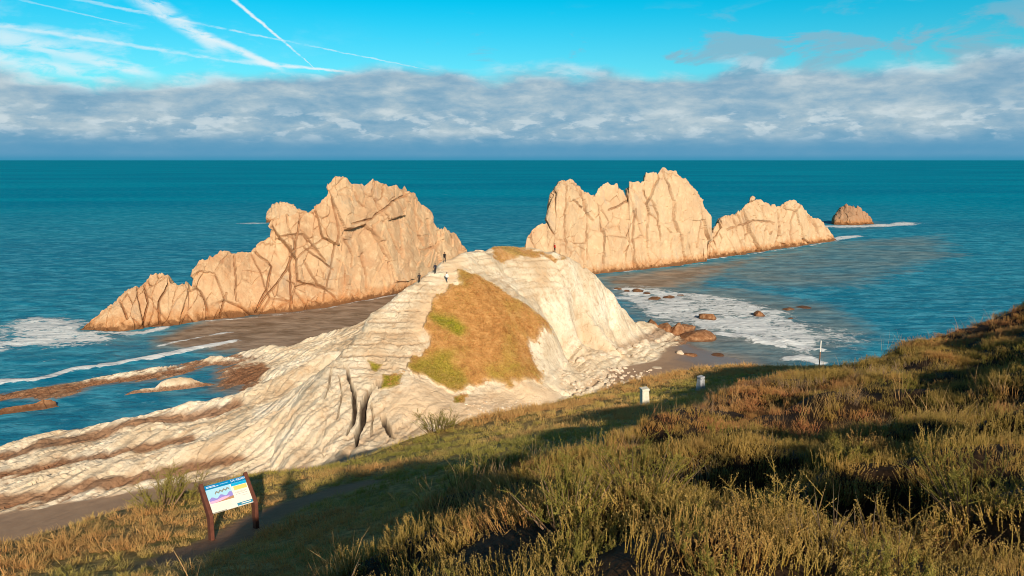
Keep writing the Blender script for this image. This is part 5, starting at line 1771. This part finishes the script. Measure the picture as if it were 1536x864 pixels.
def information_sign():
    p = atY(347, 800, 13.7)
    z = float(hill_h(p[0], p[1])[0])
    root = bpy.data.objects.new('information_sign', None)
    col.objects.link(root)
    root.location = (p[0], p[1], z)
    root.rotation_euler = (0, 0, math.radians(40))
    tag(root, 'brown wooden information sign with a tilted blue and white printed panel beside the path', 'sign')
    W, Ln, tilt = 0.80, 0.60, math.radians(42)
    low = 0.62                                  # height of the panel's lower edge
    ca, sa = math.cos(tilt), math.sin(tilt)
    y0 = -0.5 * Ln * ca

    def on(u, v, w=0.0):                        # panel plane: u across, v up the slope, w above the face
        return (u, y0 + v * ca - w * sa, low + v * sa + w * ca)
    for s in (-1, 1):
        # post: a straight foot with a wider slanted head the panel is let into
        x0, x1 = s * W / 2 - 0.036 + s * 0.036, s * W / 2 + 0.036 + s * 0.036
        prof = [(y0 - 0.02, -0.5), (y0 + 0.13, -0.5), (y0 + 0.13, low - 0.12), on(0, Ln + 0.06, -0.10)[1:], on(0, Ln + 0.06, 0.035)[1:], on(0, -0.05, 0.035)[1:]]
        V = [(x0, a, b) for a, b in prof] + [(x1, a, b) for a, b in prof]
        n = len(prof)
        Fc = [tuple(range(n)), tuple(range(2 * n - 1, n - 1, -1))] + [(i, i + n, (i + 1) % n + n, (i + 1) % n) for i in range(n)]
        me = raw_mesh('post', V, Fc, M_POST)
        bm = bmesh.new()
        bm.from_mesh(me)
        bmesh.ops.recalc_face_normals(bm, faces=bm.faces[:])
        bmesh.ops.bevel(bm, geom=bm.edges[:], offset=0.008, segments=1, affect='EDGES')
        bm.to_mesh(me)
        bm.free()
        link('post', me, root)
    V = [on(u, v, w) for w in (-0.02, 0.0) for (u, v) in ((-W / 2, 0), (W / 2, 0), (W / 2, Ln), (-W / 2, Ln))]
    pan = link('panel', raw_mesh('panel', V, [(3, 2, 1, 0), (4, 5, 6, 7), (0, 1, 5, 4), (1, 2, 6, 5), (2, 3, 7, 6), (3, 0, 4, 7)], M_PANEL), root)

    def patch(name, mat, uv, w):
        return link(name, polym(name, mat, [on((a - 0.5) * W, b * Ln, w) for a, b in uv]), pan)

    def rect(name, mat, a, b, c, d, w=0.002):
        return patch(name, mat, ((a, b), (c, b), (c, d), (a, d)), w)
    rect('header_band', M_PBLUE, 0.0, 0.84, 1.0, 1.0)
    rect('header_corner', M_CYAN, 0.62, 0.74, 1.0, 0.838)
    rect('yellow_box', M_PYEL, 0.66, 0.58, 0.98, 0.725)
    rect('picture_sky', M_PSKY, 0.0, 0.46, 0.60, 0.838)
    R = random.Random(3)
    top = [(0.05 + 0.55 * i / 12, 0.50 + 0.05 * math.sin(i * 1.3) + 0.02 * i / 4) for i in range(13)]
    patch('picture_lilac_hills', M_PLIL, [(0.03, 0.36), (0.60, 0.36)] + list(reversed([(0.03, 0.48)] + top)), 0.004)
    patch('picture_pink_band', M_PPINK, [(0.03, 0.33), (0.40, 0.33), (0.52, 0.46), (0.34, 0.47), (0.20, 0.42), (0.03, 0.42)], 0.006)
    patch('picture_tan_shore', M_PTAN, [(0.10, 0.33), (0.60, 0.33), (0.60, 0.43), (0.45, 0.40), (0.30, 0.36)], 0.008)
    zig = [(0.20 + 0.36 * i / 8, 0.68 + (0.05 if i % 2 else -0.01) + 0.05 * i / 8) for i in range(9)]
    patch('rock_drawing', M_PINK, zig + [(a, b - 0.06) for a, b in reversed(zig)], 0.004)
    rect('teal_box', M_PTEAL, 0.62, 0.02, 1.0, 0.12)
    rect('footer_strip', M_PINK, 0.0, 0.0, 0.35, 0.025)
    M_INK = plain('panel_ink', lin(120, 126, 130), 0.5)
    M_WHT = plain('panel_white_ink', lin(244, 244, 240), 0.4)
    # lines of small print that cannot be read at this distance
    for i, (a, b, c) in enumerate(((0.05, 0.935, 0.26), (0.05, 0.90, 0.34), (0.38, 0.92, 0.58))):
        rect('small_print', M_WHT if i != 2 else M_PSKY, a, b, c, b + 0.014, 0.004)
    for i in range(9):
        b = 0.28 - 0.028 * i
        rect('small_print', plain('panel_faint_ink', lin(206, 204, 190)), 0.06 + 0.02 * (i % 3), b, 0.52 - 0.04 * (i % 2), b + 0.008, 0.003)
    for a, b, c in ((0.66, 0.50, 0.95), (0.66, 0.47, 0.90), (0.80, 0.34, 0.93), (0.66, 0.42, 0.96)):
        rect('small_print', M_INK if b < 0.45 else M_PINK, a, b, c, b + 0.008, 0.003)
    rect('small_print', M_WHT, 0.72, 0.06, 0.95, 0.085, 0.004)
    me = text_mesh('LA ARNIA', 0.068, M_WHT)
    t = link('title_lettering', me, pan)
    c = on(0.265, 0.928 * Ln, 0.005)
    t.location = c
    t.rotation_euler = (tilt, 0, 0)
    return root


information_sign()

M_WPOST = plain('white_painted_concrete', lin(226, 220, 200), 0.8, 0.35, 9.0, lin(170, 160, 140))
M_GPOST = plain('grey_weathered_concrete', lin(176, 178, 182), 0.85, 0.5, 9.0, lin(110, 112, 116))


def marker(px, py, Y, h, w, mat, label, yaw, taper=0.86):
    p = atY(px, py, Y)
    z = float(hill_h(p[0], p[1])[0])
    o = bpy.data.objects.new('marker_post', None)
    col.objects.link(o)
    o.location = (p[0], p[1], z)
    o.rotation_euler = (math.radians(3), math.radians(-4), yaw)
    tag(o, label, 'marker')
    bm = bmesh.new()
    bmesh.ops.create_cube(bm, size=1.0)
    for v in bm.verts:
        k = taper if v.co.z > 0 else 1.0
        v.co = (v.co.x * w * k, v.co.y * w * k, (v.co.z + 0.5) * (h + 0.3) - 0.3)
    bmesh.ops.bevel(bm, geom=bm.edges[:], offset=0.02, segments=2, affect='EDGES')
    me = bpy.data.meshes.new('shaft')
    bm.to_mesh(me)
    bm.free()
    me.materials.append(mat)
    link('shaft', me, o)
    link('cap', boxm('cap', mat, (-w * taper * 0.56, -w * taper * 0.56, h + 0.002), (w * taper * 0.56, w * taper * 0.56, h + 0.09), 0.02), o)


marker(967, 607, 28.3, 0.62, 0.32, M_WPOST, 'white concrete marker post standing on the sunlit terrace grass', 0.25)
marker(1050, 603, 33.0, 0.62, 0.40, M_GPOST, 'grey marker post standing in the shade behind dry grass', 0.5, 0.6)


def pole():
    p = atY(1228, 560, 26.5)
    z = float(hill_h(p[0], p[1])[0])
    o = bpy.data.objects.new('marker_pole', None)
    col.objects.link(o)
    o.location = (p[0], p[1], z)
    tag(o, 'thin pole with a white top standing against the surf', 'pole')
    top = atY(1228, 511, 26.5)[2] - z
    for nm, a, b, r, m in (('pole_foot', -0.3, top - 0.42, 0.020, plain('weathered_wood', lin(150, 108, 80), 0.8)), ('white_top', top - 0.42, top, 0.024, plain('white_paint', lin(236, 232, 224), 0.6))):
        bm = bmesh.new()
        bmesh.ops.create_cone(bm, cap_ends=True, segments=10, radius1=r, radius2=r * 0.92, depth=b - a)
        bmesh.ops.translate(bm, verts=bm.verts[:], vec=(0, 0, (a + b) / 2))
        me = bpy.data.meshes.new(nm)
        bm.to_mesh(me)
        bm.free()
        me.materials.append(m)
        link(nm, me, o)


pole()


# ------------------------------------------------------------------ people
M_SKIN = plain('skin', lin(196, 142, 110), 0.6)
M_HAIR = plain('dark_hair', lin(40, 28, 22), 0.7)
CLOTH = {k: plain('cloth_' + k, c, 0.85) for k, c in dict(black=lin(34, 30, 34), navy=lin(40, 42, 58), charcoal=lin(52, 46, 46), white=lin(232, 228, 222), red=lin(196, 44, 34), jeans=lin(58, 62, 78), maroon=lin(70, 36, 36)).items()}


def skin_mesh(name, verts, edges, radii, root, mats, pick):
    me = bpy.data.meshes.new(name)
    me.from_pydata(verts, edges, [])
    o = bpy.data.objects.new(name, me)
    col.objects.link(o)
    md = o.modifiers.new('skin', 'SKIN')
    md.use_smooth_shade = True
    for i, r in enumerate(radii):
        me.skin_vertices[0].data[i].radius = (r, r) if not isinstance(r, tuple) else r
        me.skin_vertices[0].data[i].use_root = (i == root)
    sb = o.modifiers.new('sub', 'SUBSURF')
    sb.levels = 1
    sb.render_levels = 1
    dg = bpy.context.evaluated_depsgraph_get()
    out = bpy.data.meshes.new_from_object(o.evaluated_get(dg))
    bpy.data.objects.remove(o)
    out.materials.clear()
    for m in mats:
        out.materials.append(m)
    for f in out.polygons:
        f.material_index = pick(f.center)
    return out


def person(loc, yaw, top, legs, label, pose='walk', hair=None, h=1.72, hood=None):
    root = bpy.data.objects.new('person', None)
    col.objects.link(root)
    root.location = loc
    root.rotation_euler = (0, 0, yaw)
    k = h / 1.72
    root.scale = (k, k, k)
    tag(root, label, 'person')
    st = 0.26 if pose == 'walk' else 0.03
    V = [(0, 0, 0.94), (0, 0.0, 1.15), (0, 0.01, 1.38), (0, 0.015, 1.48), (0, 0.03, 1.56), (0, 0.05, 1.62),      # pelvis to head base
         (0.10, 0, 0.90), (0.105, st * 0.55 + 0.04, 0.50), (0.11, st * 0.75 - 0.02, 0.09), (0.12, st * 0.75 + 0.16, 0.04),
         (-0.10, 0, 0.90), (-0.105, -st * 0.25 + 0.03, 0.50), (-0.11, -st * 0.9 - 0.05, 0.11), (-0.12, -st * 0.9 + 0.10, 0.045)]
    E = [(0, 1), (1, 2), (2, 3), (3, 4), (4, 5), (0, 6), (6, 7), (7, 8), (8, 9), (0, 10), (10, 11), (11, 12), (12, 13)]
    Rr = [(.15, .11), (.145, .10), (.165, .11), (.075, .075), (.055, .055), (.05, .05), .095, .062, .045, .04, .095, .062, .045, .04]
    for s in (1, -1):
        i = len(V)
        if pose == 'photo':
            V += [(s * 0.19, 0.01, 1.40), (s * 0.27, 0.08, 1.17), (s * 0.10, 0.30, 1.44)]
        else:
            sw = -s * st * 0.6
            V += [(s * 0.20, 0.01, 1.39), (s * 0.26, sw * 0.4 - 0.02, 1.12), (s * 0.25, sw + 0.08, 0.88)]
        E += [(2, i), (i, i + 1), (i + 1, i + 2)]
        Rr += [.07, .05, .038]

    def pick(c):
        if c.z > 1.50:
            return 0
        if c.z > 0.93 or (abs(c.x) > 0.19 and c.z > 0.93):
            return 1
        if abs(c.x) > 0.185 and c.z > 0.82:
            return 0 if c.z < 0.92 else 1
        return 3 if c.z < 0.10 else 2
    me = skin_mesh('body', V, E, Rr, 0, [M_SKIN, CLOTH[top], CLOTH[legs], CLOTH['black']], pick)
    link('body', me, root)
    # head with brow, nose, chin and ears
    bm = bmesh.new()
    bmesh.ops.create_uvsphere(bm, u_segments=20, v_segments=14, radius=1.0)
    for v in bm.verts:
        x, y, z = v.co
        w = 0.078 * (1 - 0.22 * max(-z, 0))
        yy = y * 0.098 * (1 - 0.10 * max(-z, 0))
        nose = 0.024 * math.exp(-((x / 0.22) ** 2 + ((z + 0.12) / 0.20) ** 2)) if y > 0 else 0
        ear = 0.016 * math.exp(-(((abs(x) - 1) / 0.2) ** 2 + ((z + 0.05) / 0.2) ** 2 + (y / 0.25) ** 2))
        eye = -0.010 * math.exp(-(((abs(x) - 0.38) / 0.15) ** 2 + ((z - 0.08) / 0.10) ** 2)) if y > 0 else 0
        mouth = -0.006 * math.exp(-((x / 0.28) ** 2 + ((z + 0.48) / 0.06) ** 2)) if y > 0 else 0
        v.co = (x * w + math.copysign(ear, x), yy + nose + eye + mouth + 0.045, z * 0.118 + 1.645)
    hm = bpy.data.meshes.new('head')
    bm.to_mesh(hm)
    bm.free()
    hm.materials.append(M_SKIN)
    hm.polygons.foreach_set('use_smooth', np.ones(len(hm.polygons), bool))
    hd = link('head', hm, root)
    bm = bmesh.new()
    bmesh.ops.create_uvsphere(bm, u_segments=18, v_segments=12, radius=1.0)
    kill = [v for v in bm.verts if v.co.z < -0.55 or (v.co.y > 0.35 and v.co.z < 0.42)]
    bmesh.ops.delete(bm, geom=kill, context='VERTS')
    for v in bm.verts:
        v.co = (v.co.x * 0.090, v.co.y * 0.110 + 0.036, v.co.z * 0.125 + 1.66)
    me = bpy.data.meshes.new('hair')
    bm.to_mesh(me)
    bm.free()
    me.materials.append(CLOTH[hood] if hood else M_HAIR)
    me.polygons.foreach_set('use_smooth', np.ones(len(me.polygons), bool))
    link('hair' if not hood else 'hood', me, hd)
    # hands: palm, four fingers and a thumb
    for s in (1, -1):
        w = Vector((s * 0.10, 0.30, 1.44)) if pose == 'photo' else Vector((s * 0.25, -s * st * 0.6 + 0.08, 0.88))
        d = Vector((-s * 0.3, 0.4, 0.8)).normalized() if pose == 'photo' else Vector((0, 0.1, -1)).normalized()
        sd = Vector((0, 1, 0)) if pose != 'photo' else Vector((-s * 0.6, 0.6, -0.5)).normalized()
        VV, EE, RR = [tuple(w - d * 0.02), tuple(w + d * 0.05), tuple(w + d * 0.085)], [(0, 1), (1, 2)], [.022, .03, .03]
        for q in range(4):
            i = len(VV)
            base = w + d * 0.085 + sd * (q - 1.5) * 0.019
            ln = (0.062, 0.075, 0.070, 0.055)[q]
            VV += [tuple(base), tuple(base + d * ln * 0.55), tuple(base + d * ln + Vector((-s * 0.018, 0, 0)))]
            EE += [(2, i), (i, i + 1), (i + 1, i + 2)]
            RR += [.0095, .009, .0075]
        i = len(VV)
        VV += [tuple(w + d * 0.03 + sd * 0.035), tuple(w + d * 0.07 + sd * 0.055)]
        EE += [(1, i), (i, i + 1)]
        RR += [.012, .010]
        link('hand', skin_mesh('hand', VV, EE, RR, 0, [M_SKIN], lambda c: 0), root)
    return root


def stand(px, py):
    for k in range(16):                       # step down from the skyline until the ground is met
        x, y, z = hit_head(px, py + 0.5 * k)
        if z > 2.0:
            break
    return (x, y, float(head_h(x, y)) - 0.02)


person(stand(629, 425), math.radians(20), 'charcoal', 'black', 'hiker in dark clothes on the outer rim of the bare slab', h=1.66)
person(stand(653, 412), math.radians(15), 'navy', 'black', 'hiker in navy climbing midway up the bare path', h=1.72)
person(stand(667, 394), math.radians(-10), 'black', 'charcoal', 'hiker in black, highest of the four on the bare path', h=1.72)
person(stand(670.5, 425), math.radians(40), 'white', 'jeans', 'hiker in a white top beside the upper edge of the turf', h=1.68)
_e = stand(832, 377)
person(_e, math.radians(-60), 'red', 'black', 'person in a red jacket standing alone on top of the knoll', pose='stand', h=1.75)
g0 = float(hill_h(0.05, -0.42)[0])
person((0.05, -0.42, g0), 0.0, 'charcoal', 'jeans', 'photographer with raised hands whose shadow falls on the path by the sign', pose='photo', h=1.72)
#@@END
